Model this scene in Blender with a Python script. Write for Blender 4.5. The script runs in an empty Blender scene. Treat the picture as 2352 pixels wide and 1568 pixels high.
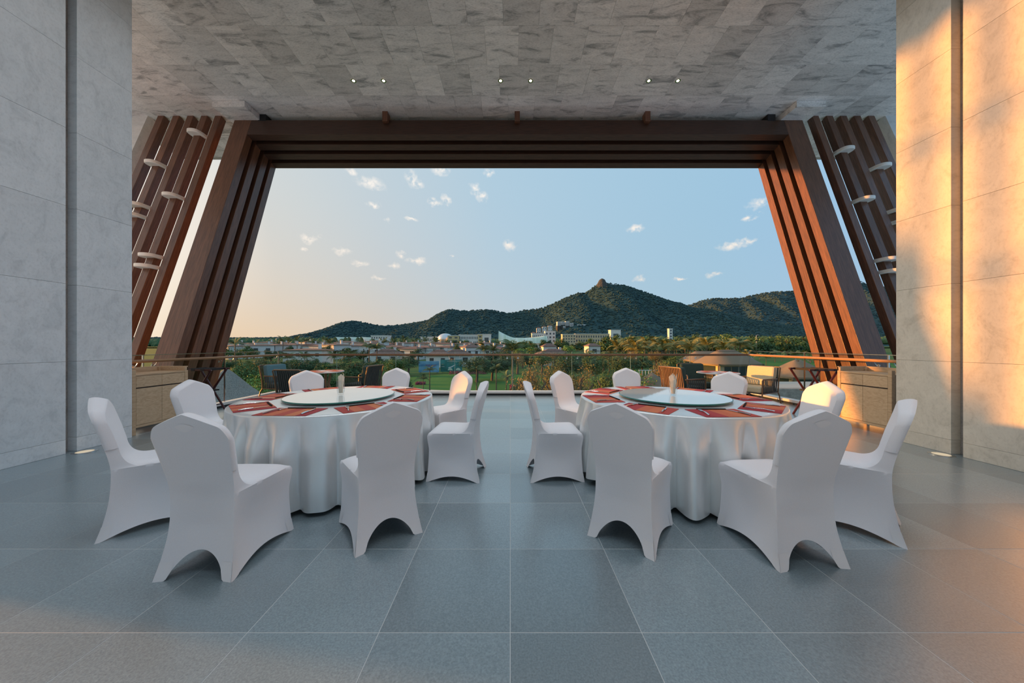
import bpy, math, random
from mathutils import Vector, Matrix, noise as mnoise
R = math.radians
random.seed(7)
SC = bpy.context.scene
COL = SC.collection

# ------------------------------------------------------------------ camera
F, CX, HY, EYE = 740.0, 1172.0, 790.0, 1.316      # focal length / principal point in pixels of 2352x1568
cam_d = bpy.data.cameras.new('camera'); cam = bpy.data.objects.new('camera', cam_d); COL.objects.link(cam)
cam.location = (0, 0, EYE); cam.rotation_euler = (R(90), 0, 0)
cam_d.sensor_width = 36.0; cam_d.lens = F / 2352 * 36.0
cam_d.shift_x = (1176 - CX) / 2352; cam_d.shift_y = (HY - 784) / 2352
cam_d.clip_start = 0.05; cam_d.clip_end = 12000
SC.camera = cam

def at(px, py, Y):            # world point seen at a pixel, at depth Y
    return Vector(((px - CX) / F * Y, Y, EYE - (py - HY) / F * Y))

# ------------------------------------------------------------------ light, sky, exposure
vs = SC.view_settings
vs.view_transform = 'Standard'; vs.look = 'None'; vs.gamma = 1.0; vs.use_curve_mapping = False
vs.exposure = 0.72
SUN = Vector((-1.0, 0.17, 0.105)).normalized()
sd = bpy.data.lights.new('sun', 'SUN'); sun = bpy.data.objects.new('sun', sd); COL.objects.link(sun)
sd.energy = 5.2; sd.angle = R(1.5); sd.color = (1.0, 0.37, 0.055)
sun.rotation_euler = (-SUN).to_track_quat('-Z', 'Y').to_euler()
sun.location = (-30, 10, 12)

def lin(r, g, b):
    def c(v):
        v /= 255.0
        return v / 12.92 if v <= .04045 else ((v + .055) / 1.055) ** 2.4
    return (c(r), c(g), c(b), 1.0)

def build_world():
    w = bpy.data.worlds.new('sky'); SC.world = w; w.use_nodes = True
    nt = w.node_tree; N = nt.nodes; L = nt.links; N.clear()
    out = N.new('ShaderNodeOutputWorld'); bg = N.new('ShaderNodeBackground'); L.new(bg.outputs[0], out.inputs[0])
    bg.inputs[1].default_value = 0.60
    tc = N.new('ShaderNodeTexCoord'); D = tc.outputs['Generated']
    def vm(op, a, b=None):
        n = N.new('ShaderNodeVectorMath'); n.operation = op
        for i, s in enumerate((a, b)):
            if s is None: continue
            if hasattr(s, 'is_output'): L.new(s, n.inputs[i])
            else: n.inputs[i].default_value = s
        return n
    def mt(op, a, b=None, cl=False):
        n = N.new('ShaderNodeMath'); n.operation = op; n.use_clamp = cl
        for i, s in enumerate((a, b)):
            if s is None: continue
            if hasattr(s, 'is_output'): L.new(s, n.inputs[i])
            else: n.inputs[i].default_value = s
        return n.outputs[0]
    def ramp(fac, stops):
        n = N.new('ShaderNodeValToRGB'); cr = n.color_ramp
        while len(cr.elements) < len(stops): cr.elements.new(.5)
        for e, (p, c) in zip(cr.elements, stops): e.position = p; e.color = c
        L.new(fac, n.inputs[0]); return n.outputs[0]
    def mix(f, a, b):
        n = N.new('ShaderNodeMix'); n.data_type = 'RGBA'
        if hasattr(f, 'is_output'): L.new(f, n.inputs[0])
        else: n.inputs[0].default_value = f
        for i, s in ((6, a), (7, b)):
            if hasattr(s, 'is_output'): L.new(s, n.inputs[i])
            else: n.inputs[i].default_value = s
        return n.outputs[2]
    s = vm('DOT_PRODUCT', D, tuple(SUN)).outputs['Value']
    s01 = mt('MULTIPLY', mt('ADD', s, 1.0), .5)                       # 0 away from the sun .. 1 at the sun
    sep = N.new('ShaderNodeSeparateXYZ'); L.new(D, sep.inputs[0])
    el = mt('MAXIMUM', sep.outputs[2], 0.0)
    up = ramp(s01, [(0.0, lin(148, 190, 236)), (.25, lin(154, 195, 228)), (.34, lin(158, 198, 225)), (.62, lin(172, 205, 226)), (.76, lin(189, 211, 225)),
                    (.86, lin(204, 218, 225)), (.92, (.98, .96, .92, 1)), (1.0, (3.4, 2.8, 2.0, 1))])
    lo = ramp(s01, [(0.0, lin(168, 198, 228)), (.32, lin(172, 200, 214)), (.50, lin(186, 203, 212)), (.617, lin(200, 205, 207)), (.77, lin(219, 203, 185)),
                    (.895, lin(238, 208, 171)), (.94, (1.0, .88, .70, 1)), (1.0, (4.2, 3.0, 1.6, 1))])
    k = mt('POWER', 2.718, mt('MULTIPLY', el, -4.0))
    sky = mix(k, up, lo)
    # small fair-weather clouds
    nz = N.new('ShaderNodeTexNoise'); nz.inputs['Scale'].default_value = 42; nz.inputs['Detail'].default_value = 5
    L.new(D, nz.inputs['Vector'])
    off = vm('SCALE', vm('SUBTRACT', nz.outputs['Color'], (.5, .5, .5)).outputs[0]); off.inputs['Scale'].default_value = .03
    P = vm('ADD', D, off.outputs[0]).outputs[0]
    clouds = [(852, 420, 30, 13), (950, 412, 20, 16), (962, 424, 14, 10), (1012, 390, 20, 12), (1090, 436, 14, 16), (1104, 452, 16, 12),
              (1026, 459, 12, 10), (998, 462, 16, 9), (860, 470, 14, 7), (1125, 397, 13, 10), (1169, 563, 17, 12), (788, 577, 20, 9),
              (826, 605, 19, 8), (920, 583, 12, 10), (906, 612, 14, 8), (957, 598, 24, 9), (708, 548, 16, 10), (735, 543, 10, 5), (945, 503, 20, 4),
              (1748, 467, 24, 14), (1458, 526, 20, 9), (1685, 563, 26, 10), (1722, 551, 14, 6), (1640, 630, 16, 6), (868, 637, 14, 5),
              (1465, 640, 16, 7), (890, 505, 8, 4), (1720, 500, 16, 6), (805, 392, 14, 8), (700, 573, 10, 5), (1040, 586, 8, 3), (1560, 640, 14, 4)]
    acc = None
    for px, py, a, b in clouds:
        d = Vector((px - CX, F, HY - py)); n = d.length; c = d / n
        q = vm('MULTIPLY', vm('SUBTRACT', P, tuple(c)).outputs[0], (n / a / .86, 0, n / b / .86)).outputs[0]
        ln = vm('LENGTH', q).outputs['Value']
        m = mt('SUBTRACT', 1.25, ln, True)
        acc = m if acc is None else mt('MAXIMUM', acc, m)
    n2 = N.new('ShaderNodeTexNoise'); n2.inputs['Scale'].default_value = 70; n2.inputs['Detail'].default_value = 6
    L.new(D, n2.inputs['Vector'])
    cm = mt('MULTIPLY', acc, mt('MULTIPLY', mt('SUBTRACT', n2.outputs[0], .36), 4.2, True))
    ccol = mix(k, (1.0, .97, .93, 1), lin(250, 226, 198))
    L.new(mix(mt('MULTIPLY', cm, .9), sky, ccol), bg.inputs[0])
build_world()

# ------------------------------------------------------------------ materials
def M_(name):
    m = bpy.data.materials.new(name); m.use_nodes = True
    return m, m.node_tree.nodes, m.node_tree.links, m.node_tree.nodes['Principled BSDF']
def plain(name, col, rough=.6, metal=0.0, spec=.5, emit=None, es=0.0, coat=0.0):
    m, N, L, b = M_(name)
    b.inputs['Base Color'].default_value = (*col[:3], 1); b.inputs['Roughness'].default_value = rough
    b.inputs['Metallic'].default_value = metal; b.inputs['Specular IOR Level'].default_value = spec
    b.inputs['Coat Weight'].default_value = coat
    if emit: b.inputs['Emission Color'].default_value = (*emit[:3], 1); b.inputs['Emission Strength'].default_value = es
    return m
def noisy(name, c0, c1, scale=8, rough=.6, detail=6, stretch=(1, 1, 1), bump=0.0, bscale=None, rand=0.0, spec=.4, p0=.3, p1=.7, metal=0, dist=0.0, randoff=False, rot=(0, 0, 0), sheen=0):
    """noise between two colours in object space; rand: per-object value change"""
    m, N, L, b = M_(name)
    tc = N.new('ShaderNodeTexCoord'); mp = N.new('ShaderNodeMapping'); mp.inputs['Scale'].default_value = stretch; mp.inputs['Rotation'].default_value = rot
    L.new(tc.outputs['Object'], mp.inputs[0]); vec = mp.outputs[0]
    oi = N.new('ShaderNodeObjectInfo')
    if randoff:
        sc = N.new('ShaderNodeVectorMath'); sc.operation = 'SCALE'; sc.inputs[0].default_value = (37, 53, 29); L.new(oi.outputs['Random'], sc.inputs['Scale'])
        ad = N.new('ShaderNodeVectorMath'); L.new(vec, ad.inputs[0]); L.new(sc.outputs[0], ad.inputs[1]); vec = ad.outputs[0]
    nz = N.new('ShaderNodeTexNoise'); nz.inputs['Scale'].default_value = scale; nz.inputs['Detail'].default_value = detail; nz.inputs['Distortion'].default_value = dist
    nz.inputs['Roughness'].default_value = .62
    L.new(vec, nz.inputs['Vector'])
    cr = N.new('ShaderNodeValToRGB'); cr.color_ramp.elements[0].position = p0; cr.color_ramp.elements[1].position = p1
    cr.color_ramp.elements[0].color = (*c0[:3], 1); cr.color_ramp.elements[1].color = (*c1[:3], 1)
    L.new(nz.outputs[0], cr.inputs[0]); col = cr.outputs[0]
    if rand:
        hs = N.new('ShaderNodeHueSaturation'); mr = N.new('ShaderNodeMapRange')
        mr.inputs['To Min'].default_value = 1 - rand; mr.inputs['To Max'].default_value = 1 + rand
        L.new(oi.outputs['Random'], mr.inputs[0]); L.new(mr.outputs[0], hs.inputs['Value']); L.new(col, hs.inputs['Color']); col = hs.outputs[0]
    L.new(col, b.inputs['Base Color'])
    b.inputs['Roughness'].default_value = rough; b.inputs['Specular IOR Level'].default_value = spec; b.inputs['Metallic'].default_value = metal
    b.inputs['Sheen Weight'].default_value = sheen
    if bump:
        n2 = N.new('ShaderNodeTexNoise'); n2.inputs['Scale'].default_value = bscale or scale * 3; n2.inputs['Detail'].default_value = 4
        L.new(vec, n2.inputs['Vector'])
        bp = N.new('ShaderNodeBump'); bp.inputs['Strength'].default_value = bump; bp.inputs['Distance'].default_value = .02
        L.new(n2.outputs[0], bp.inputs['Height']); L.new(bp.outputs[0], b.inputs['Normal'])
    return m
def marble(name, base, vein, dark, rough=.35, rand=.1, ang=.6, fs=26, fm=.72):
    m, N, L, b = M_(name)
    tc = N.new('ShaderNodeTexCoord'); oi = N.new('ShaderNodeObjectInfo')
    sc = N.new('ShaderNodeVectorMath'); sc.operation = 'SCALE'; sc.inputs[0].default_value = (37, 53, 29); L.new(oi.outputs['Random'], sc.inputs['Scale'])
    ad = N.new('ShaderNodeVectorMath'); L.new(tc.outputs['Object'], ad.inputs[0]); L.new(sc.outputs[0], ad.inputs[1])
    mp = N.new('ShaderNodeMapping'); mp.inputs['Rotation'].default_value = (ang, ang * .8, ang); mp.inputs['Scale'].default_value = (1.0, 3.6, 2.4)
    L.new(ad.outputs[0], mp.inputs[0])
    n1 = N.new('ShaderNodeTexNoise'); n1.inputs['Scale'].default_value = 1.5; n1.inputs['Detail'].default_value = 9; n1.inputs['Roughness'].default_value = .68; n1.inputs['Distortion'].default_value = 1.1
    L.new(mp.outputs[0], n1.inputs['Vector'])
    cr = N.new('ShaderNodeValToRGB'); e = cr.color_ramp.elements
    e[0].position = .34; e[0].color = (*dark[:3], 1); e[1].position = .66; e[1].color = (*base[:3], 1)
    x = e.new(.47); x.color = (*vein[:3], 1)
    L.new(n1.outputs[0], cr.inputs[0])
    n2 = N.new('ShaderNodeTexNoise'); n2.inputs['Scale'].default_value = fs; n2.inputs['Detail'].default_value = 5
    L.new(mp.outputs[0], n2.inputs['Vector'])
    mr2 = N.new('ShaderNodeMapRange'); mr2.inputs['From Min'].default_value = .3; mr2.inputs['From Max'].default_value = .5; mr2.inputs['To Min'].default_value = fm; mr2.inputs['To Max'].default_value = 1.0
    L.new(n2.outputs[0], mr2.inputs[0])
    mul = N.new('ShaderNodeMath'); mul.operation = 'MULTIPLY'
    mr = N.new('ShaderNodeMapRange'); mr.inputs['To Min'].default_value = 1 - rand; mr.inputs['To Max'].default_value = 1 + rand
    L.new(oi.outputs['Random'], mr.inputs[0]); L.new(mr.outputs[0], mul.inputs[0]); L.new(mr2.outputs[0], mul.inputs[1])
    hs = N.new('ShaderNodeHueSaturation'); L.new(mul.outputs[0], hs.inputs['Value']); L.new(cr.outputs[0], hs.inputs['Color'])
    L.new(hs.outputs[0], b.inputs['Base Color']); b.inputs['Roughness'].default_value = rough; b.inputs['Specular IOR Level'].default_value = .35
    return m
def thin_glass(name, tint, refl=1.0, rough=0.0):
    m, N, L, b = M_(name); N.remove(b); out = N['Material Output']
    t = N.new('ShaderNodeBsdfTransparent'); t.inputs[0].default_value = (*tint, 1)
    g = N.new('ShaderNodeBsdfGlossy'); g.inputs['Roughness'].default_value = rough
    fr = N.new('ShaderNodeLayerWeight'); fr.inputs[0].default_value = .5
    pw = N.new('ShaderNodeMath'); pw.operation = 'POWER'; pw.inputs[1].default_value = 4.0; L.new(fr.outputs['Facing'], pw.inputs[0])
    ml = N.new('ShaderNodeMath'); ml.operation = 'MULTIPLY_ADD'; ml.inputs[1].default_value = refl * .8; ml.inputs[2].default_value = .04 * refl; L.new(pw.outputs[0], ml.inputs[0])
    mx = N.new('ShaderNodeMixShader'); L.new(ml.outputs[0], mx.inputs[0]); L.new(t.outputs[0], mx.inputs[1]); L.new(g.outputs[0], mx.inputs[2])
    L.new(mx.outputs[0], out.inputs[0]); return m
def stripes(name, cols, axis=0, scale=1.0, rough=.7, weave=True):
    m, N, L, b = M_(name)
    tc = N.new('ShaderNodeTexCoord'); sp = N.new('ShaderNodeSeparateXYZ'); L.new(tc.outputs['Object'], sp.inputs[0])
    mr = N.new('ShaderNodeMapRange'); mr.inputs['From Min'].default_value = -scale / 2; mr.inputs['From Max'].default_value = scale / 2
    L.new(sp.outputs[axis], mr.inputs[0])
    cr = N.new('ShaderNodeValToRGB'); cr.color_ramp.interpolation = 'CONSTANT'; e = cr.color_ramp.elements
    while len(e) < len(cols): e.new(.5)
    for i, c in enumerate(cols): e[i].position = i / len(cols); e[i].color = (*c[:3], 1)
    L.new(mr.outputs[0], cr.inputs[0]); L.new(cr.outputs[0], b.inputs['Base Color']); b.inputs['Roughness'].default_value = rough
    b.inputs['Specular IOR Level'].default_value = .25
    return m

M = {}
M['tile'] = noisy('floor_basalt', (.135, .182, .205), (.250, .322, .358), 120, .30, 6, bump=.06, bscale=220, rand=.19, randoff=True, spec=1.0)
_b = M['tile'].node_tree.nodes['Principled BSDF']; _b.inputs['Coat Weight'].default_value = .7; _b.inputs['Coat Roughness'].default_value = .22; _b.inputs['Coat IOR'].default_value = 1.65
M['grout'] = plain('floor_grout', (.48, .51, .52), .6)
M['ceil'] = marble('ceiling_marble', (.82, .79, .785), (.69, .67, .67), (.33, .33, .34), .45, .13, .55)
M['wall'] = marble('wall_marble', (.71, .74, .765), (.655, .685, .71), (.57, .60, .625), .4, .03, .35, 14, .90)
M['wall_bounce'] = marble('wall_marble_warm_bounce', (.70, .655, .575), (.645, .60, .525), (.55, .51, .44), .45, .03, .35, 14, .90)  # right wall: same marble with warm bounced light put into its colour
M['wallin'] = marble('wall_groove_marble', (.42, .40, .38), (.36, .345, .33), (.27, .26, .25), .5, .04, .3)
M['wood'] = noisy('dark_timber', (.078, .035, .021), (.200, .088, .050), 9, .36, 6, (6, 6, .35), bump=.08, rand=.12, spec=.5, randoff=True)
M['woodlit'] = M['wood']
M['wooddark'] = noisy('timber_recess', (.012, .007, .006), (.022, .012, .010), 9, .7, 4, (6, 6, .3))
M['oak'] = noisy('light_oak', (.42, .29, .175), (.55, .40, .26), 6, .5, 6, (8, .9, 8), bump=.05, rand=.05, dist=.8, p0=.35, p1=.65)
M['oakgrain'] = noisy('oak_panel', (.46, .325, .20), (.57, .42, .275), 2.6, .5, 7, (3, 3, 9), bump=.04, rand=.05, dist=2.2, p0=.38, p1=.6)
M['rail'] = noisy('handrail_wood', (.27, .145, .065), (.38, .22, .11), 10, .3, 4, (1, 1, 12), rand=.05)
M['rail_backlit'] = noisy('handrail_wood_backlit', (.15, .070, .032), (.23, .115, .055), 10, .35, 4, (12, 1, 1), rand=.05)  # front rail: same wood, its backlit shade put into the colour
M['spandex'] = noisy('white_spandex', (.76, .755, .79), (.80, .795, .83), 260, .52, 2, bump=.03, bscale=700, spec=.35, sheen=.25)
M['spandex2'] = plain('white_spandex_reinforced', (.79, .78, .80), .6)
M['handle'] = plain('taut_handle_fabric', (.83, .81, .83), .55)
M['satin'] = noisy('silver_satin', (.74, .765, .77), (.82, .84, .84), 5, .36, 4, (1, 1, .4), bump=.06, bscale=18, spec=.6, metal=.55, sheen=.1)
M['steel'] = plain('polished_steel', (.62, .62, .62), .18, 1.0)
M['steeldark'] = plain('dark_steel', (.05, .05, .055), .4, .8)
M['black'] = plain('black_base', (.012, .013, .015), .5)
M['white'] = plain('white_metal', (.72, .73, .74), .4)
M['collar'] = plain('frosted_white_metal', (.80, .80, .79), .35, 0, .5)
M['glass'] = thin_glass('balustrade_glass', (.965, .99, .98), .32)
M['glassedge'] = plain('glass_edge', (.30, .42, .36), .2)
M['susan'] = plain('lacquered_glass_white', (.80, .86, .86), .03, 0, .9, coat=.6)
M['susanrim'] = plain('green_glass_rim', (.01, .16, .13), .12, 0, .8)
M['vase'] = thin_glass('clear_glass', (.97, .985, .99), 1.0)
M['napkin'] = noisy('paper_napkin', (.66, .56, .44), (.80, .72, .60), 20, .9)
M['mat'] = stripes('woven_placemat', [lin(168, 66, 60), lin(196, 108, 76), lin(178, 80, 68), lin(200, 118, 80), lin(162, 58, 62)], 0, .44)
M['matb'] = stripes('woven_placemat_red', [lin(164, 50, 58), lin(172, 62, 62), lin(198, 104, 70), lin(204, 116, 76), lin(180, 74, 64)], 0, .44)
M['chop'] = plain('black_lacquer', (.012, .009, .009), .7, spec=.15)
M['stand'] = plain('mahogany_lacquer', (.05, .008, .008), .35)
M['strap'] = plain('black_webbing', (.015, .015, .016), .8)
M['bronze'] = plain('bronze_tube', (.22, .13, .075), .35, .5)
M['slatgrey'] = plain('charcoal_webbing', (.045, .05, .052), .6)
M['teal'] = noisy('teal_cushion', (.09, .20, .25), (.12, .25, .30), 60, .85)
M['green'] = noisy('dark_green_cushion', (.026, .055, .052), (.042, .078, .072), 60, .85)
M['beige'] = noisy('beige_cushion', (.50, .46, .33), (.58, .53, .39), 60, .85)
M['woodtop'] = plain('table_edge', (.22, .15, .10), .5)
M['thatch'] = noisy('thatch', (.12, .11, .10), (.38, .35, .31), 9, .9, 6, (3, 3, .8), bump=.5, bscale=30)
M['thatchbrown'] = noisy('brown_thatch', (.15, .110, .078), (.30, .225, .155), 10, .9, 6, (3, 3, .8), bump=.5, bscale=24)
M['grass'] = noisy('grass_ground', (.040, .090, .026), (.095, .165, .048), .12, .95, 8, spec=.1)
M['lawn'] = noisy('mown_lawn', (.050, .145, .034), (.088, .21, .05), .10, .95, 6, spec=.1)
M['path'] = plain('pale_path', (.42, .41, .38), .9)
M['leaf'] = noisy('leaves', (.045, .095, .032), (.125, .205, .065), .9, .75, 5, rand=.25, spec=.3, randoff=True)
M['leafdark'] = noisy('leaves_dark', (.025, .062, .032), (.075, .135, .058), .7, .8, 5, rand=.2, spec=.25, randoff=True)
M['leaflight'] = noisy('leaves_bright', (.09, .20, .045), (.23, .37, .10), .9, .75, 5, rand=.2, spec=.3, randoff=True)
M['leafbrown'] = noisy('leaves_bronze', (.085, .11, .045), (.34, .235, .095), 1.6, .75, 5, rand=.15, spec=.3, randoff=True)
M['frond'] = noisy('palm_frond', (.055, .10, .035), (.17, .21, .075), 1.2, .6, 4, rand=.2, spec=.35, randoff=True)
M['frondgold'] = noisy('palm_frond_gold', (.10, .13, .038), (.33, .30, .10), 1.2, .6, 4, rand=.2, spec=.35, randoff=True)
M['bark'] = noisy('bark', (.10, .075, .055), (.19, .15, .115), 6, .9, 5)
M['hill'] = noisy('forested_hillside', (.028, .062, .072), (.062, .108, .100), .035, .95, 12, spec=.05, bump=1.0, bscale=.11)
M['hill2'] = noisy('forested_far_hillside', (.036, .070, .082), (.066, .108, .108), .03, .95, 12, spec=.05, bump=1.0, bscale=.1)
M['rock'] = noisy('granite', (.035, .04, .04), (.085, .085, .08), .2, .9, 6)
M['plaster'] = noisy('white_plaster', (.62, .63, .63), (.72, .72, .70), .6, .85, 3)
M['cream'] = plain('cream_plaster', (.60, .48, .32), .85)
M['yellow'] = plain('ochre_plaster', (.56, .46, .25), .85)
M['roof'] = noisy('terracotta_roof', (.135, .078, .064), (.235, .145, .118), 3, .85, 4, (8, .6, 8), rand=.15)
M['pane'] = plain('dark_pane', (.04, .055, .065), .15, 0, .8)
M['shell'] = noisy('pale_green_membrane', (.46, .58, .42), (.72, .78, .70), .12, .6, 3, (3, .2, .2))
M['dome'] = plain('silver_dome', (.62, .66, .70), .3, .6)
M['pink'] = noisy('bougainvillea', (.20, .03, .06), (.42, .08, .14), 6, .8)
M['water'] = plain('pool_water', (.10, .30, .38), .08)
M['stone'] = noisy('rubble_stone', (.16, .15, .135), (.34, .32, .29), 3, .9, 6, bump=.6)
M['lamp'] = plain('lamp_lens', (1, .9, .75), .3, emit=(1.0, .82, .58), es=9)
M['upl'] = plain('uplight_lens', (.5, .45, .36), .25, emit=(1.0, .78, .48), es=.25)
M['bill_blue'] = noisy('poster_blue', lin(40, 110, 165), lin(150, 205, 230), .5, .5, 3, (.3, 1, 1.4))
M['bill_green'] = noisy('poster_green', lin(18, 90, 80), lin(60, 150, 150), .45, .5, 3)
M['bill_red'] = plain('poster_red', lin(190, 50, 50), .6)

# ------------------------------------------------------------------ mesh builder
class MB:
    def __init__(s): s.v = []; s.f = []
    def add(s, vs_, fs):
        o = len(s.v); s.v += [tuple(p) for p in vs_]; s.f += [tuple(i + o for i in f) for f in fs]; return s
    def box(s, x0, x1, y0, y1, z0, z1, xf=None):
        p = [(x, y, z) for z in (z0, z1) for y in (y0, y1) for x in (x0, x1)]
        if xf is not None: p = [xf @ Vector(q) for q in p]
        return s.add(p, [(0, 2, 3, 1), (4, 5, 7, 6), (0, 1, 5, 4), (2, 6, 7, 3), (0, 4, 6, 2), (1, 3, 7, 5)])
    def tube(s, pts, r, n=8, cap=True):
        pts = [Vector(p) for p in pts]; rs = r if isinstance(r, (list, tuple)) else [r] * len(pts)
        rings = []
        up = None
        for i, p in enumerate(pts):
            t = (pts[min(i + 1, len(pts) - 1)] - pts[max(i - 1, 0)]).normalized()
            if up is None:
                up = Vector((0, 0, 1)) if abs(t.z) < .9 else Vector((1, 0, 0))
            a = t.cross(up).normalized(); b = a.cross(t).normalized(); up = b
            rings.append([p + (a * math.cos(2 * math.pi * k / n) + b * math.sin(2 * math.pi * k / n)) * rs[i] for k in range(n)])
        return s.loft(rings, True, cap)
    def loft(s, rings, closed=True, cap=True):
        n = len(rings[0]); vv = [p for r_ in rings for p in r_]; ff = []
        for i in range(len(rings) - 1):
            for k in range(n if closed else n - 1):
                k2 = (k + 1) % n
                ff.append((i * n + k, i * n + k2, (i + 1) * n + k2, (i + 1) * n + k))
        if cap: ff.append(tuple(reversed(range(n)))); ff.append(tuple((len(rings) - 1) * n + k for k in range(n)))
        return s.add(vv, ff)
    def lathe(s, prof, n=24, c=(0, 0, 0), cap=True):
        return s.loft([[(c[0] + r * math.cos(2 * math.pi * k / n), c[1] + r * math.sin(2 * math.pi * k / n), c[2] + z) for k in range(n)] for r, z in prof], True, cap)
    def grid(s, fn, nu, nv):
        vv = [fn(i / nu, j / nv) for j in range(nv + 1) for i in range(nu + 1)]
        return s.add(vv, [(j * (nu + 1) + i, j * (nu + 1) + i + 1, (j + 1) * (nu + 1) + i + 1, (j + 1) * (nu + 1) + i) for j in range(nv) for i in range(nu)])
    def prism(s, poly, z0, z1):
        n = len(poly)
        return s.add([(x, y, z0) for x, y in poly] + [(x, y, z1) for x, y in poly],
                     [tuple(reversed(range(n))), tuple(range(n, 2 * n))] + [(k, (k + 1) % n, n + (k + 1) % n, n + k) for k in range(n)])
    def mesh(s, name, mat, smooth=None):
        me = bpy.data.meshes.new(name); me.from_pydata([tuple(p) for p in s.v], [], s.f)
        if mat is not None: me.materials.append(M[mat] if isinstance(mat, str) else mat)
        if smooth is not None:
            me.shade_smooth()
            if smooth < 179: me.set_sharp_from_angle(angle=R(smooth))
        me.update(); return me
    def build(s, name, mat, parent=None, smooth=None, bevel=0.0, loc=None, rz=0.0):
        return obj(name, s.mesh(name, mat, smooth), parent, bevel, loc, rz)

def obj(name, me, parent=None, bevel=0.0, loc=None, rz=0.0):
    o = bpy.data.objects.new(name, me); COL.objects.link(o)
    if parent is not None: o.parent = parent
    if loc is not None: o.location = loc
    if rz: o.rotation_euler = (0, 0, rz)
    if bevel:
        b = o.modifiers.new('bevel', 'BEVEL'); b.width = bevel; b.segments = 2; b.limit_method = 'ANGLE'
    return o
def tag(o, label=None, cat=None, group=None, kind=None):
    if label: o['label'] = label
    if cat: o['category'] = cat
    if group: o['group'] = group
    if kind: o['kind'] = kind
    return o
def empty(name, loc=(0, 0, 0), rz=0.0, label=None, cat=None, group=None, kind=None, scale=None):
    o = bpy.data.objects.new(name, None); COL.objects.link(o); o.location = loc; o.rotation_euler = (0, 0, rz); o.empty_display_size = .1
    if scale: o.scale = scale
    return tag(o, label, cat, group, kind)
def copy_tree(o, parent=None):
    c = o.copy(); COL.objects.link(c); c.parent = parent
    for ch in list(o.children): copy_tree(ch, c)
    return c
def interp(tab, z, k):
    if z <= tab[0][0]: return tab[0][k]
    for i in range(len(tab) - 1):
        a, b = tab[i], tab[i + 1]
        if z <= b[0]:
            t = (z - a[0]) / (b[0] - a[0])
            p0 = tab[max(i - 1, 0)]; p3 = tab[min(i + 2, len(tab) - 1)]
            m1 = (b[k] - p0[k]) / (b[0] - p0[0]) * (b[0] - a[0]); m2 = (p3[k] - a[k]) / (p3[0] - a[0]) * (b[0] - a[0])
            return (2*t**3-3*t*t+1)*a[k] + (t**3-2*t*t+t)*m1 + (-2*t**3+3*t*t)*b[k] + (t**3-t*t)*m2
    return tab[-1][k]

# ------------------------------------------------------------------ SETTING
WL, WR = -5.33, 5.27          # inner faces of the two stone walls
XL, XR = -6.02, 6.20          # glass balustrade lines
YB = 8.36                     # front balustrade
HC = EYE + 5.435              # ceiling
floor = MB().box(XL - .12, XR + .12, -3.2, YB + .14, -.45, -.0007).build('floor', 'grout'); tag(floor, 'dark grey stone tiled terrace floor with pale joints', kind='structure')
G = .0015
ty0 = 1.471 - .6 * 3
tcache = {}
for j in range(15):
    for i in range(-11, 11):
        x0, x1 = max(.6 * i + G, XL + .06), min(.6 * (i + 1) - G, XR - .06)
        y0, y1 = ty0 + .6 * j + G, min(ty0 + .6 * (j + 1) - G, YB - .07)
        if x1 - x0 < .02 or y1 - y0 < .02: continue
        if y0 < .2 or (y1 < 3.0 and abs(x0 + x1) / 2 > 5.6): continue
        k = (round(x1 - x0, 3), round(y1 - y0, 3))
        if k not in tcache:
            w, d = k[0] / 2, k[1] / 2; e = .0010
            tcache[k] = MB().loft([[(-w, -d, -.02), (w, -d, -.02), (w, d, -.02), (-w, d, -.02)], [(-w, -d, -e), (w, -d, -e), (w, d, -e), (-w, d, -e)],
                                   [(-w + e, -d + e, 0), (w - e, -d + e, 0), (w - e, d - e, 0), (-w + e, d - e, 0)]]).mesh('floor_tile', 'tile')
        obj('floor_tile', tcache[k], floor, loc=((x0 + x1) / 2, (y0 + y1) / 2, 0))

# ceiling: stone slabs, rows .774 deep, .6 wide, staggered
ceil = MB().box(-9.6, 9.6, -3.2, 9.52, HC + .012, HC + .5).build('ceiling', 'wallin'); tag(ceil, 'grey veined marble slab ceiling of the covered terrace', kind='structure')
row = [7.05 + .774 * k for k in range(-5, 4)]
cc = {}
for j in range(8):
    y0, y1 = row[j], min(row[j + 1], 9.5)
    sh = (.0, .31, .12, .45, .22, .05, .38, .17)[j]
    x = -9.6 - sh
    while x < 9.6:
        a, b = max(x, -9.6) + .0015, min(x + .6, 9.6) - .0015
        if b - a > .03:
            k = (round(b - a, 3), round(y1 - y0, 3))
            if k not in cc: cc[k] = MB().box(-k[0] / 2, k[0] / 2, -k[1] / 2 + .0015, k[1] / 2 - .0015, 0, .012).mesh('ceiling_slab', 'ceil')
            obj('ceiling_slab', cc[k], ceil, loc=((a + b) / 2, (y0 + y1) / 2, HC + random.choice((0, .0008, .0015))))
        x += .6

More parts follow.
